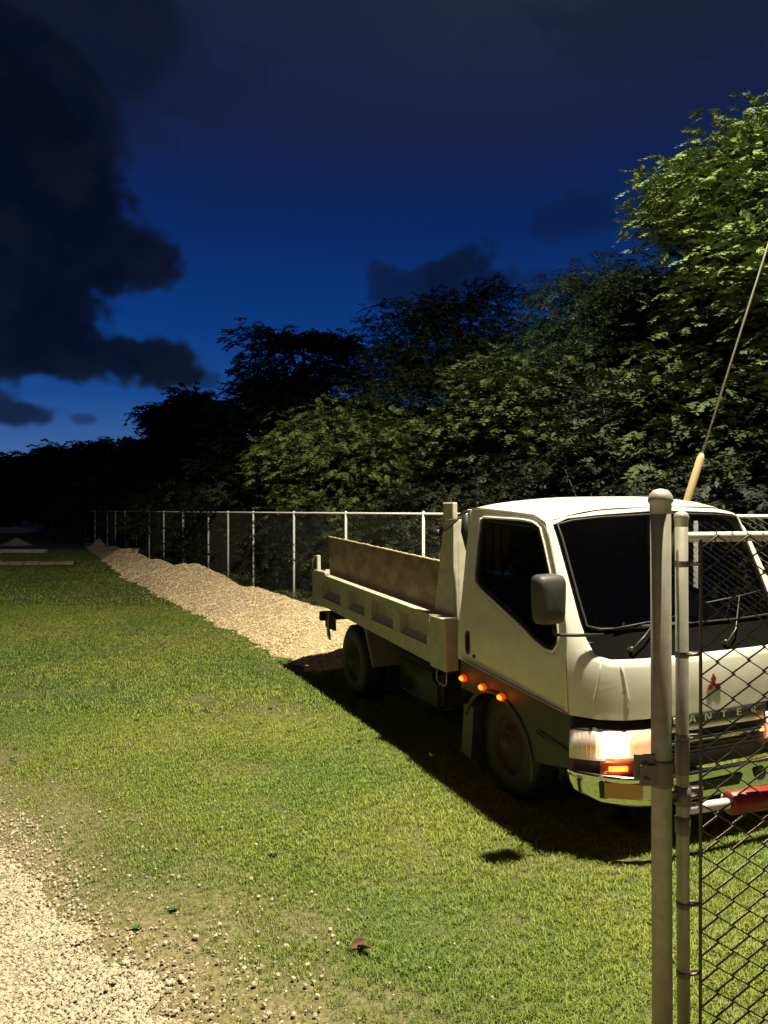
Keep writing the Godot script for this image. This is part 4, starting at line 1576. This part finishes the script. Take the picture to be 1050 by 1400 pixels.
func chassis(t: Node3D) -> void:
	var grey: Material = mats["dark grey lower paint"]
	var cb: Material = mats["chassis black"]
	var bed_m: Material = mats["scratched bed paint"]
	# lower flank with the wheel arch
	var low := PackedVector2Array([Vector2(-1.27, 0.838), Vector2(0.0, 0.760), Vector2(0.0, 0.47), Vector2(-0.2, 0.43), Vector2(-0.395, 0.40)])
	for k in 9:
		var a := deg_to_rad(12.0 + 14.0 * k)
		low.append(Vector2(-0.80 + 0.42 * cos(a), 0.34 + 0.36 * sin(a)))
	low.append(Vector2(-1.10, 0.64))
	low.append(Vector2(-1.27, 0.64))
	for side in 2:
		var st := start()
		prism(st, low, 0.012, 0.05, func(z, h, d): return Vector3(d if side == 0 else TW - d, h, z))
		obj("lower_flank", st, grey, t)
		st = start(true)
		var arch := []
		for k in 17:
			var a := deg_to_rad(-10.0 + 10.5 * k)
			arch.append(Vector3(0.010 if side == 0 else TW - 0.010, 0.34 + 0.365 * sin(a), -0.80 + 0.425 * cos(a)))
		tube(st, arch, 0.014, 6)
		obj("arch_lip", st, mats["grey mirror plastic"], t)
		st = start()
		prism(st, PackedVector2Array([Vector2(-1.40, 0.17), Vector2(-1.26, 0.15), Vector2(-1.21, 0.52), Vector2(-1.35, 0.52)]), 0.05, 0.26, func(z, h, d): return Vector3(d if side == 0 else TW - d, h, z + 0.06 - d * 0.2))
		obj("mud_flap", st, mats["grey mirror plastic"], t)
	# step strip ahead of the arch
	var sp := start(true)
	box(sp, Vector3(0.002, 0.540, -0.38), Vector3(0.02, 0.568, -0.06), 0.006, Transform3D(Basis(Vector3.RIGHT, 0.10), Vector3(0, 0.0, 0.0)))
	obj("trim_strip", sp, mats["grey mirror plastic"], t)
	# three lit side markers
	for m in [[-1.213, 0.716], [-0.942, 0.712], [-0.705, 0.700]]:
		var mk := Node3D.new()
		mk.name = "side_marker_lamp"
		mk.position = Vector3(0, m[1], m[0])
		t.add_child(mk, true)
		var st := start(true)
		lathe(st, [Vector2(0.027, -0.012), Vector2(0.027, 0.004), Vector2(0.022, 0.012), Vector2(0.0, 0.015)], Transform3D(Basis(Vector3(0, 0, 1.45), Vector3(-1, 0, 0), Vector3(0, -0.9, 0)), Vector3.ZERO), 16)
		obj("lamp_base", st, mats["amber glow ring"], mk)
		st = start(true)
		lathe(st, [Vector2(0.019, 0.010), Vector2(0.016, 0.020), Vector2(0.0, 0.026)], Transform3D(Basis(Vector3(0, 0, 1.5), Vector3(-1, 0, 0), Vector3(0, -0.85, 0)), Vector3.ZERO), 14)
		obj("lit_lens", st, mats["lit amber lamp"], mk)
		var ol := OmniLight3D.new()
		ol.name = "amber_light"
		ol.light_color = Color(1.0, 0.33, 0.05)
		ol.light_energy = 0.004
		ol.light_size = 0.03
		ol.omni_range = 12.0
		ol.omni_attenuation = 2.0
		ol.shadow_enabled = true
		ol.position = Vector3(-0.045, 0, 0)
		mk.add_child(ol, true)
	# wheels
	wheel(t, "front_wheel", Vector3(0.22, 0.345, -0.85), 0.345, 0.19, false, 1.0)
	wheel(t, "front_wheel_001", Vector3(TW - 0.22, 0.345, -0.85), 0.345, 0.19, false, -1.0)
	wheel(t, "rear_wheel", Vector3(0.20, 0.355, -3.79), 0.355, 0.18, true, 1.0)
	wheel(t, "rear_wheel_001", Vector3(TW - 0.20, 0.355, -3.79), 0.355, 0.18, true, -1.0)
	var st := start()
	for x in [0.45, TW - 0.52]:
		box(st, Vector3(x, 0.50, -4.6), Vector3(x + 0.07, 0.70, -0.1), 0.006)
	for z in [-4.5, -3.4, -2.4, -1.5]:
		box(st, Vector3(0.45, 0.54, z), Vector3(TW - 0.45, 0.64, z + 0.08), 0.006)
	obj("frame_rails", st, cb, t)
	st = start(true)
	tube(st, [Vector3(0.2, 0.345, -0.85), Vector3(TW - 0.2, 0.345, -0.85)], 0.045, 10)
	tube(st, [Vector3(0.2, 0.355, -3.79), Vector3(TW - 0.2, 0.355, -3.79)], 0.06, 10)
	lathe(st, [Vector2(0.0, -0.16), Vector2(0.12, -0.1), Vector2(0.15, 0.0), Vector2(0.12, 0.1), Vector2(0.0, 0.16)], Transform3D(Basis(Vector3.RIGHT, PI / 2), Vector3(TW / 2, 0.36, -3.79)), 18)
	obj("axles", st, cb, t)
	st = start(true)
	box(st, Vector3(0.08, 0.34, -2.55), Vector3(0.42, 0.66, -1.75), 0.04)
	obj("fuel_tank", st, cb, t)
	st = start(true)
	box(st, Vector3(0.42, 0.36, -1.15), Vector3(TW - 0.42, 0.82, -0.35), 0.06)
	obj("engine_block", st, cb, t)
	st = start(true)
	box(st, Vector3(TW - 0.42, 0.36, -2.7), Vector3(TW - 0.08, 0.66, -2.0), 0.03)
	obj("battery_box", st, cb, t)
	# splash plate in front of the rear wheel
	st = start()
	prism(st, PackedVector2Array([Vector2(-3.21, 0.78), Vector2(-3.0, 0.45), Vector2(-2.97, 0.455), Vector2(-3.15, 0.78)]), 0.02, 0.055, func(z, h, d): return Vector3(d, h, z))
	prism(st, PackedVector2Array([Vector2(-3.17, 0.78), Vector2(-2.99, 0.455), Vector2(-2.975, 0.455), Vector2(-3.155, 0.78)]), 0.05, 0.42, func(z, h, d): return Vector3(d, h, z))
	obj("splash_plate", st, plain("dull splash plate", lin(0.17, 0.15, 0.11), 0.7), t)
	# tail lamp bracket and hanging chain hook
	st = start()
	box(st, Vector3(0.02, 0.66, -4.62), Vector3(0.46, 0.76, -4.56), 0.008)
	box(st, Vector3(0.05, 0.60, -4.5), Vector3(0.08, 0.76, -4.2), 0.006)
	obj("tail_lamp_bracket", st, cb, t)
	st = start(true)
	tube(st, [Vector3(0.03, 0.79, -4.28), Vector3(0.03, 0.66, -4.33), Vector3(0.03, 0.55, -4.31), Vector3(0.03, 0.5, -4.27)], [0.018, 0.016, 0.02, 0.012], 8)
	obj("tail_hook", st, mats["dull steel"], t)
	st = start(true)
	tube(st, [Vector3(0.02, 0.74, -1.66), Vector3(0.015, 0.62, -1.66), Vector3(0.015, 0.595, -1.62), Vector3(0.015, 0.595, -1.53), Vector3(0.015, 0.62, -1.50), Vector3(0.02, 0.74, -1.50)], 0.0065, 8)
	obj("rope_hook", st, mats["dull steel"], t)

func bed(t: Node3D) -> void:
	var m: Material = mats["scratched bed paint"]
	var top := func(z): return 1.092 + (-1.73 - z) * 0.0333
	var bot := func(z): return 0.728 + (-1.73 - z) * 0.044
	# floor and its cross members
	var st := start()
	prism(st, PackedVector2Array([Vector2(-4.70, 0.90), Vector2(-1.60, 0.77), Vector2(-1.60, 0.81), Vector2(-4.70, 0.94)]), 0.03, TW - 0.03, func(z, h, d): return Vector3(d, h, z))
	for k in 6:
		var z := -4.5 + k * 0.52
		var y: float = bot.call(z) + 0.02
		box(st, Vector3(0.05, y, z), Vector3(TW - 0.05, y + 0.06, z + 0.06), 0.005)
	obj("bed_floor", st, m, t)
	var cells := [[-4.41, -3.82], [-3.59, -3.13], [-2.96, -2.455], [-2.30, -1.79]]
	for side in 2:
		var sp := Node3D.new()
		sp.name = "side_board" if side == 0 else "side_board_001"
		t.add_child(sp, true)
		var mx := func(z, h, d): return Vector3(d if side == 0 else TW - d, h, z)
		# back sheet
		st = start()
		var sheet := PackedVector2Array([Vector2(-4.73, bot.call(-4.73)), Vector2(-1.735, bot.call(-1.735)), Vector2(-1.735, top.call(-1.735) - 0.005), Vector2(-4.73, top.call(-4.73) - 0.005)])
		prism(st, sheet, 0.068, 0.080, mx)
		obj("sheet", st, m, sp)
		# rails and ribs
		st = start()
		prism(st, PackedVector2Array([Vector2(-4.735, top.call(-4.735) - 0.062), Vector2(-1.732, top.call(-1.732) - 0.062), Vector2(-1.732, top.call(-1.732) - 0.004), Vector2(-1.736, top.call(-1.736)), Vector2(-4.735, top.call(-4.735))]), -0.004, 0.066, mx)
		obj("top_rail", st, m, sp)
		st = start()
		prism(st, PackedVector2Array([Vector2(-4.735, bot.call(-4.735)), Vector2(-1.732, bot.call(-1.732)), Vector2(-1.732, bot.call(-1.732) + 0.125), Vector2(-4.735, bot.call(-4.735) + 0.085)]), -0.004, 0.066, mx)
		obj("bottom_rail", st, m, sp)
		var ribs := [[-4.735, -4.41], [-3.82, -3.59], [-3.13, -2.96], [-2.455, -2.30], [-1.79, -1.732]]
		for r in ribs:
			st = start()
			var za: float = r[0] + 0.002
			var zb: float = r[1] - 0.002
			prism(st, PackedVector2Array([Vector2(za, bot.call(za) + 0.08), Vector2(zb, bot.call(zb) + 0.08), Vector2(zb, top.call(zb) - 0.06), Vector2(za, top.call(za) - 0.06)]), -0.001, 0.067, mx)
			obj("rib", st, m, sp)
		# sloping ledges at the foot of each recess
		for c in cells:
			st = start()
			for z2 in [0]:
				var a: float = c[0]
				var b: float = c[1]
				quad(st, mx.call(a, bot.call(a) + 0.10, 0.0), mx.call(b, bot.call(b) + 0.11, 0.0), mx.call(b, bot.call(b) + 0.165, 0.067), mx.call(a, bot.call(a) + 0.155, 0.067))
			obj("recess_ledge", st, m, sp)
		# front post of the bed
		st = start()
		box(st, mx.call(-1.715, 0.708, -0.014), mx.call(-1.46, 1.093, 0.10), 0.008)
		obj("corner_post", st, m, sp)
		st = start()
		box(st, mx.call(-4.76, bot.call(-4.76) - 0.01, -0.008), mx.call(-4.738, top.call(-4.76) + 0.01, 0.06), 0.004)
		obj("end_cap", st, m, sp)
		# tailgate pin bracket at the rear corner
		st = start()
		box(st, mx.call(-4.66, 1.19, 0.005), mx.call(-4.60, 1.375, 0.045), 0.006)
		box(st, mx.call(-4.72, 1.185, -0.01), mx.call(-4.30, 1.215, 0.05), 0.006)
		var pin := obj("tailgate_bracket", st, m, sp)
		st = start(true)
		tube(st, [mx.call(-4.64, 1.35, 0.02), mx.call(-4.74, 1.36, 0.02), mx.call(-4.82, 1.31, 0.02), mx.call(-4.85, 1.19, 0.02)], 0.010, 8)
		put("locking_lever", done(st), mats["dull steel"], sp)
	# tailgate
	st = start()
	box(st, Vector3(0.06, 0.87, -4.80), Vector3(TW - 0.06, 1.20, -4.765), 0.006)
	for k in 4:
		box(st, Vector3(0.2 + k * 0.38, 0.88, -4.83), Vector3(0.28 + k * 0.38, 1.19, -4.803), 0.004)
	obj("tailgate", st, m, t)
	st = start()  # unseen board added across the tail for the shadow it casts
	box(st, Vector3(0.20, 0.95, -4.69), Vector3(TW - 0.16, 1.27, -4.67), 0.004)
	obj("added_tail_board", st, m, t)
	# headboard: tapered cheeks, sheet and cap
	var paint: Material = mats["cream white vehicle paint"]
	for side in 2:
		var mx := func(z, h, d): return Vector3(d if side == 0 else TW - d, h, z)
		st = start()
		prism(st, PackedVector2Array([Vector2(-1.86, 1.06), Vector2(-1.53, 1.06), Vector2(-1.51, 1.80), Vector2(-1.66, 1.80)]), 0.095, 0.135, mx)
		obj("headboard_cheek", st, m, t)
		st = start()
		box(st, mx.call(-1.665, 1.802, 0.085), mx.call(-1.50, 1.925, 0.125), 0.006)
		obj("headboard_horn", st, m, t)
	st = start()
	box(st, Vector3(0.137, 0.82, -1.58), Vector3(TW - 0.17, 1.80, -1.525), 0.006)
	box(st, Vector3(0.17, 1.804, -1.60), Vector3(TW - 0.17, 1.84, -1.515), 0.008)
	for k in 4:
		box(st, Vector3(0.36 + k * 0.28, 0.84, -1.625), Vector3(0.42 + k * 0.28, 1.78, -1.583), 0.005)
	obj("headboard_sheet", st, m, t)
	# work lamp hung on the cheek, its cable, and the air intake behind the cab
	var wl := Node3D.new()
	wl.name = "work_lamp"
	t.add_child(wl, true)
	st = start(true)
	lathe(st, [Vector2(0.0, -0.06), Vector2(0.025, -0.055), Vector2(0.034, -0.02), Vector2(0.042, 0.03), Vector2(0.034, 0.035)], Transform3D(Basis(Vector3.RIGHT, -PI / 2), Vector3(0.06, 1.70, -1.73)), 16)
	obj("lamp_body", st, mats["black plastic"], wl)
	st = start(true)
	lathe(st, [Vector2(0.034, 0.034), Vector2(0.02, 0.04), Vector2(0.0, 0.042)], Transform3D(Basis(Vector3.RIGHT, -PI / 2), Vector3(0.06, 1.70, -1.73)), 16)
	obj("lamp_glass", st, mats["dull steel"], wl)
	st = start(true)
	tube(st, [Vector3(0.06, 1.76, -1.72), Vector3(0.065, 1.80, -1.71), Vector3(0.07, 1.79, -1.67)], 0.009, 6)
	tube(st, [Vector3(0.062, 1.73, -1.70), Vector3(0.075, 1.72, -1.6), Vector3(0.075, 1.76, -1.5), Vector3(0.1, 1.82, -1.40)], 0.005, 6)
	obj("cable", st, mats["black rubber"], wl)
	st = start(true)
	tube(st, [Vector3(0.13, 1.84, -1.36), Vector3(0.13, 1.72, -1.36), Vector3(0.16, 1.55, -1.37)], [0.04, 0.05, 0.03], 10)
	tube(st, [Vector3(0.10, 1.83, -1.44), Vector3(0.14, 1.86, -1.38), Vector3(0.18, 1.83, -1.34)], 0.012, 6)
	obj("cable_bundle", st, mats["black rubber"], t)
	st = start(true)
	box(st, Vector3(0.18, 1.20, -1.46), Vector3(0.52, 1.29, -1.32), 0.03)
	box(st, Vector3(0.20, 1.292, -1.45), Vector3(0.46, 1.60, -1.33), 0.04)
	obj("air_intake_box", st, paint, t)
	st = start(true)
	box(st, Vector3(0.14, 0.74, -1.45), Vector3(0.5, 1.15, -1.33), 0.03)
	obj("air_filter", st, paint, t)

func plywood() -> void:
	var m := plain("weathered plywood", Color.WHITE, 0.85)
	# long wavy grain, computed
	var w := 1024
	var h := 256
	var img := Image.create(w, h, false, Image.FORMAT_RGB8)
	var n := FastNoiseLite.new()
	n.seed = 77
	n.frequency = 0.006
	n.fractal_octaves = 3
	for y in h:
		for x in w:
			var warp := n.get_noise_2d(x * 0.55, y * 2.2) * 9.0
			var g := 0.5 + 0.5 * sin(warp * 4.0 + y * 0.10)
			var f := n.get_noise_2d(x * 2.0 + 900.0, y * 18.0) * 0.5 + 0.5
			var stain := n.get_noise_2d(x * 1.3 - 300.0, y * 1.6 + 50.0) * 0.5 + 0.5
			var v := 0.55 + 0.22 * pow(g, 3.0) + 0.18 * f
			v *= lerpf(0.62, 1.05, smoothstep(0.3, 0.7, stain))
			var c := Color(0.33 * v, 0.255 * v, 0.145 * v).linear_to_srgb()
			img.set_pixel(x, y, c)
	m.albedo_texture = ImageTexture.create_from_image(img)
	var xf := Transform3D(Basis.from_euler(Vector3(0, deg_to_rad(22.0), 0)), Vector3(1.008, 0, -4.15))
	var st := SurfaceTool.new()
	st.begin(Mesh.PRIMITIVE_TRIANGLES)
	st.set_smooth_group(-1)
	var cols := 60
	var pt := func(u: float, v: float, d: float) -> Vector3:
		var z := lerpf(-4.645, -1.70, u)
		var hi: float = lerpf(1.580, 1.475, u) + 0.004 * fine.get_noise_2d(u * 30.0, 4.0)
		var lo := 0.96 - 0.12 * u
		return Vector3(0.155 - 0.035 * v + d + 0.006 * sin(u * 5.0), lerpf(lo, hi, v), z)
	for i in cols:
		var a := float(i) / cols
		var b := float(i + 1) / cols
		for face in [[0.0, 0.0, 1.0], [0.016, 0.0, 1.0]]:
			for v in [[a, 0.0], [b, 1.0], [b, 0.0], [a, 0.0], [a, 1.0], [b, 1.0]]:
				st.set_uv(Vector2(v[0], 1.0 - v[1]))
				st.add_vertex(pt.call(v[0], v[1], face[0]))
		for v in [[a, 0.0], [b, 0.016], [b, 0.0], [a, 0.0], [a, 0.016], [b, 0.016]]:
			st.set_uv(Vector2(v[0], 0.02))
			st.add_vertex(pt.call(v[0], 1.0, v[1]))
	for e in [0.0, 1.0]:
		for v in [[0.0, 0.0], [1.0, 0.016], [1.0, 0.0], [0.0, 0.0], [0.0, 0.016], [1.0, 0.016]]:
			st.set_uv(Vector2(e, v[0]))
			st.add_vertex(pt.call(e, v[0], v[1]))
	var o := put("plywood_sheet", done(st), m, self, xf)
	tag(o, "long weathered brown plywood sheet standing on edge in the truck bed", "plywood")
	# splintered edge on top; its pale strip paints the lit top line
	var ed := start()
	for i in 40:
		var u := rng.randf()
		var l := rng.randf_range(0.01, 0.05)
		var p: Vector3 = pt.call(u, 1.0, 0.008)
		var q: Vector3 = pt.call(minf(u + l, 1.0), 1.0, 0.008)
		tube(ed, [p, p.lerp(q, 0.5) + Vector3(rng.randf_range(-0.008, 0.004), rng.randf_range(0.001, 0.006), 0), q], [0.002, 0.006, 0.002], 4)
	for i in cols:
		var e0: Vector3 = pt.call(float(i) / cols, 1.0, 0.001)
		var e1: Vector3 = pt.call(float(i + 1) / cols, 1.0, 0.001)
		quad(ed, e0 + Vector3(0, 0.003, 0), e1 + Vector3(0, 0.003, 0), e1 + Vector3(0.014, 0.003, 0), e0 + Vector3(0.014, 0.003, 0))
		quad(ed, e0 - Vector3(0, 0.004, 0) - Vector3(0.002, 0, 0), e1 - Vector3(0.002, 0.004, 0), e1 + Vector3(0, 0.003, 0), e0 + Vector3(0, 0.003, 0))
	put("splintered_lit_edge", done(ed), plain("raw lit plywood edge", lin(0.62, 0.52, 0.36), 0.9), o)

# ---------------------------------------------------------------- gate
func gate() -> void:
	var gm := plain("dull galvanised pipe", Color.WHITE, 0.5, 0.35)
	gm.albedo_texture = noise_tex(0.02, 71, lin(0.27, 0.25, 0.20), lin(0.40, 0.375, 0.31), 512, 5)
	tri(gm, 1.6)
	var band := plain("weathered zinc band", lin(0.17, 0.145, 0.135), 0.55, 0.4)
	var white := plain("bright rail pipe", lin(0.66, 0.65, 0.60), 0.4, 0.2)
	# heavy post
	var p0 := Vector3(0.882, 0, -2.45)
	var t := thing("gate_post", "thick grey steel gate post with a domed cap in front of the truck", "post", p0)
	var st := start(true)
	tube(st, [Vector3(0.008, 0, 0), Vector3(0.004, 1.0, 0), Vector3(0, 1.905, 0)], 0.0318, 28)
	obj("post_pipe", st, gm, t)
	st = start(true)
	lathe(st, [Vector2(0.0335, -0.045), Vector2(0.034, -0.012), Vector2(0.039, -0.006), Vector2(0.039, 0.002), Vector2(0.034, 0.018), Vector2(0.022, 0.031), Vector2(0.0, 0.036)], Transform3D(Basis(), Vector3(0, 1.903, 0)), 28)
	obj("domed_cap", st, plain("cast zinc cap", lin(0.48, 0.45, 0.40), 0.5, 0.4), t)
	# fork latch: strap round the post with two flat fingers to the left
	var lt := Node3D.new()
	lt.name = "latch"
	lt.position = Vector3(0.004, 1.035, 0)
	t.add_child(lt, true)
	st = start(true)
	lathe(st, [Vector2(0.0325, -0.045), Vector2(0.036, -0.043), Vector2(0.037, -0.03), Vector2(0.0355, -0.012), Vector2(0.037, 0.0), Vector2(0.0355, 0.014), Vector2(0.037, 0.032), Vector2(0.036, 0.04), Vector2(0.0325, 0.042)], Transform3D(), 28)
	obj("strap", st, band, lt)
	st = start()
	box(st, Vector3(-0.094, -0.016, 0.012), Vector3(-0.022, 0.062, 0.019), 0.006)
	box(st, Vector3(-0.078, -0.036, 0.021), Vector3(-0.020, 0.030, 0.029), 0.006)
	obj("latch_plate", st, band, lt)
	st = start(true)
	tube(st, [Vector3(-0.058, 0.03, 0.008), Vector3(-0.058, 0.03, 0.036)], 0.008, 6)
	tube(st, [Vector3(-0.058, -0.015, 0.008), Vector3(-0.058, -0.015, 0.037)], 0.008, 6)
	obj("bolts", st, band, lt)
	# the leaf, swung a little away to the right
	var yaw := deg_to_rad(18.0)
	var g := thing("chain_link_gate", "chain-link gate leaf with a red sleeve on its middle rail at the right edge", "gate", Vector3(0.968, 0, -2.50), yaw)
	var wide := 1.75
	for k in 2:
		st = start(true)
		var x := wide * k
		tube(st, [Vector3(x + 0.012, 0.04, 0), Vector3(x, 1.845, 0)], 0.0205, 22)
		var fr := obj("frame_stile", st, gm, g)
		st = start(true)
		lathe(st, [Vector2(0.0215, -0.03), Vector2(0.022, -0.008), Vector2(0.0245, -0.004), Vector2(0.0245, 0.002), Vector2(0.02, 0.014), Vector2(0.01, 0.020), Vector2(0.0, 0.022)], Transform3D(Basis(), Vector3(x, 1.846, 0)), 20)
		obj("domed_cap", st, plain("cast zinc cap", Color.WHITE), fr)
	for r in [["top_rail", 1.782, 0.0165, white], ["bottom_rail", 0.09, 0.0165, gm], ["middle_rail", 0.893, 0.0175, white]]:
		st = start(true)
		tube(st, [Vector3(0.02, r[1], 0), Vector3(wide - 0.02, r[1], 0)], r[2], 16)
		obj(r[0], st, r[3], g)
	# clamps where rails meet the stile
	for c in [[0.935, 0.0], [0.893, 0.0], [1.13, 0.0]]:
		st = start(true)
		if c[0] == 0.935:
			lathe(st, [Vector2(0.021, -0.032), Vector2(0.026, -0.03), Vector2(0.027, 0.0), Vector2(0.026, 0.03), Vector2(0.021, 0.032)], Transform3D(Basis(), Vector3(0.006, 0.94, 0)), 22)
			box(st, Vector3(-0.075, 0.92, -0.006), Vector3(-0.02, 0.958, 0.006), 0.004)
			box(st, Vector3(0.02, 0.925, -0.008), Vector3(0.085, 0.965, 0.008), 0.005)
			tube(st, [Vector3(-0.062, 0.925, -0.018), Vector3(-0.062, 0.925, 0.02)], 0.008, 6)
		elif c[0] == 0.893:
			lathe(st, [Vector2(0.021, -0.055), Vector2(0.0245, -0.05), Vector2(0.0245, 0.0), Vector2(0.021, 0.004)], Transform3D(Basis(), Vector3(0.006, 0.87, 0)), 22)
		else:
			lathe(st, [Vector2(0.0205, -0.012), Vector2(0.0225, -0.011), Vector2(0.0225, 0.011), Vector2(0.0205, 0.012)], Transform3D(Basis(), Vector3(0.005, 1.13, 0)), 22)
			box(st, Vector3(0.02, 1.122, -0.004), Vector3(0.066, 1.138, 0.004), 0.002)
		obj("clamp", st, band, g)
	# hinge sleeve with a pale edge, between post and stile
	st = start(true)
	lathe(st, [Vector2(0.0208, 0.0), Vector2(0.0225, 0.004), Vector2(0.0225, 0.115), Vector2(0.0208, 0.12)], Transform3D(Basis(), Vector3(0.005, 1.01, 0)), 22)
	obj("hinge_sleeve", st, band, g)
	st = start(true)
	tube(st, [Vector3(0.185, 0.893, 0), Vector3(0.19, 0.893, 0), Vector3(0.195, 0.893, 0), Vector3(0.50, 0.896, 0), Vector3(0.505, 0.896, 0)], [0.019, 0.036, 0.0385, 0.0385, 0.02], 24)
	obj("red_sleeve", st, plain("worn red plastic", lin(0.23, 0.022, 0.02), 0.42), g)
	# tension bar and its bands
	st = start()
	box(st, Vector3(0.058, 0.07, 0.012), Vector3(0.070, 1.775, 0.018), 0.002)
	obj("tension_bar", st, plain("dark steel bar", lin(0.10, 0.088, 0.075), 0.55, 0.4), g)
	for y in [0.36, 0.585, 1.40, 1.695]:
		st = start(true)
		lathe(st, [Vector2(0.0205, -0.010), Vector2(0.0225, -0.009), Vector2(0.0225, 0.009), Vector2(0.0205, 0.010)], Transform3D(Basis(), Vector3(0.012 - y * 0.0065, y, 0)), 22)
		tube(st, [Vector3(0.018, y, 0.016), Vector3(0.064, y, 0.018)], 0.0055, 6)
		tube(st, [Vector3(0.018, y, -0.014), Vector3(0.064, y, 0.004)], 0.0055, 6)
		obj("tension_band", st, band, g)
	# fabric, hung on the camera's side of the frame
	st = start(true)
	var fab := start(true)
	zigzag(fab, wide - 0.09, 1.76, 0.064, 0.0835, 0.0042, 6, 0.0042)
	# wire ends bent over the top rail
	for i in 26:
		var x := 0.032 + i * 0.064
		tube(fab, [Vector3(x, 1.71, 0.002), Vector3(x + 0.018, 1.735, 0.006), Vector3(x + 0.028, 1.757, 0.002), Vector3(x + 0.034, 1.764, -0.008), Vector3(x + 0.04, 1.752, -0.016)], 0.0024, 6)
	var f := put("wire_mesh", done(fab), plain("dark fence wire", lin(0.085, 0.075, 0.06), 0.5, 0.5), g)
	f.position = Vector3(0.062, 0.035, 0.021)

# ---------------------------------------------------------------- small things
func small_things() -> void:
	# guy wire of the utility pole, with its guard tube
	var a := Vector3(2.223, 0.0, -7.2)
	var b := Vector3(4.137, 9.2, -4.66)
	var t := thing("guy_wire", "slanting steel guy wire with a tan guard tube rising behind the truck cab", "guy wire", a)
	var st := start(true)
	tube(st, [Vector3.ZERO, b - a], 0.0095, 8)
	obj("wire", st, plain("galvanised guy strand", lin(0.45, 0.43, 0.38), 0.5, 0.4), t)
	st = start(true)
	var top := 0.256
	tube(st, [(b - a) * 0.01, (b - a) * (top - 0.004), (b - a) * top], [0.038, 0.032, 0.014], 12)
	obj("guard_tube", st, plain("tan guard plastic", lin(0.45, 0.34, 0.18), 0.6), t)
	st = start(true)
	tube(st, [Vector3(0, -0.1, 0), (b - a) * 0.03], 0.02, 8)
	obj("anchor_rod", st, plain("galvanised guy strand", Color.WHITE), t)
	# curled dry leaf on the grass
	var lf := plain("dry leaf", lin(0.10, 0.052, 0.022), 0.8)
	var o := Node3D.new()
	for k in 2:
		var s2 := start(true)
		var rows := []
		for i in 9:
			var u := i / 8.0
			var wd := 0.019 * sin(PI * pow(u, 0.8)) + 0.001
			var row := []
			for j in 5:
				var v := j / 4.0 * 2.0 - 1.0
				row.append(Vector3(v * wd, 0.020 + 0.024 * u * u + absf(v) * 0.014 * sin(PI * u), (u - 0.4) * 0.075))
			rows.append(row)
		for i in 8:
			for j in 4:
				quad(s2, rows[i][j], rows[i][j + 1], rows[i + 1][j + 1], rows[i + 1][j])
		tube(s2, [rows[0][2], rows[0][2] + Vector3(0.004, -0.008, -0.02)], 0.0012, 5)
		var l := obj("dry_leaf", s2, lf)
		l.position = Vector3(-0.125 + k * 0.028, 0.005, -3.26 + k * 0.035)
		l.rotation = Vector3(0.1, 2.2 - k * 1.4, 0.5 - k * 0.9)
		tag(l, ["curled brown dry leaf lying on the near grass, the lower one", "curled brown dry leaf on the near grass, propped on the lower one"][k], "leaf")
	o.free()
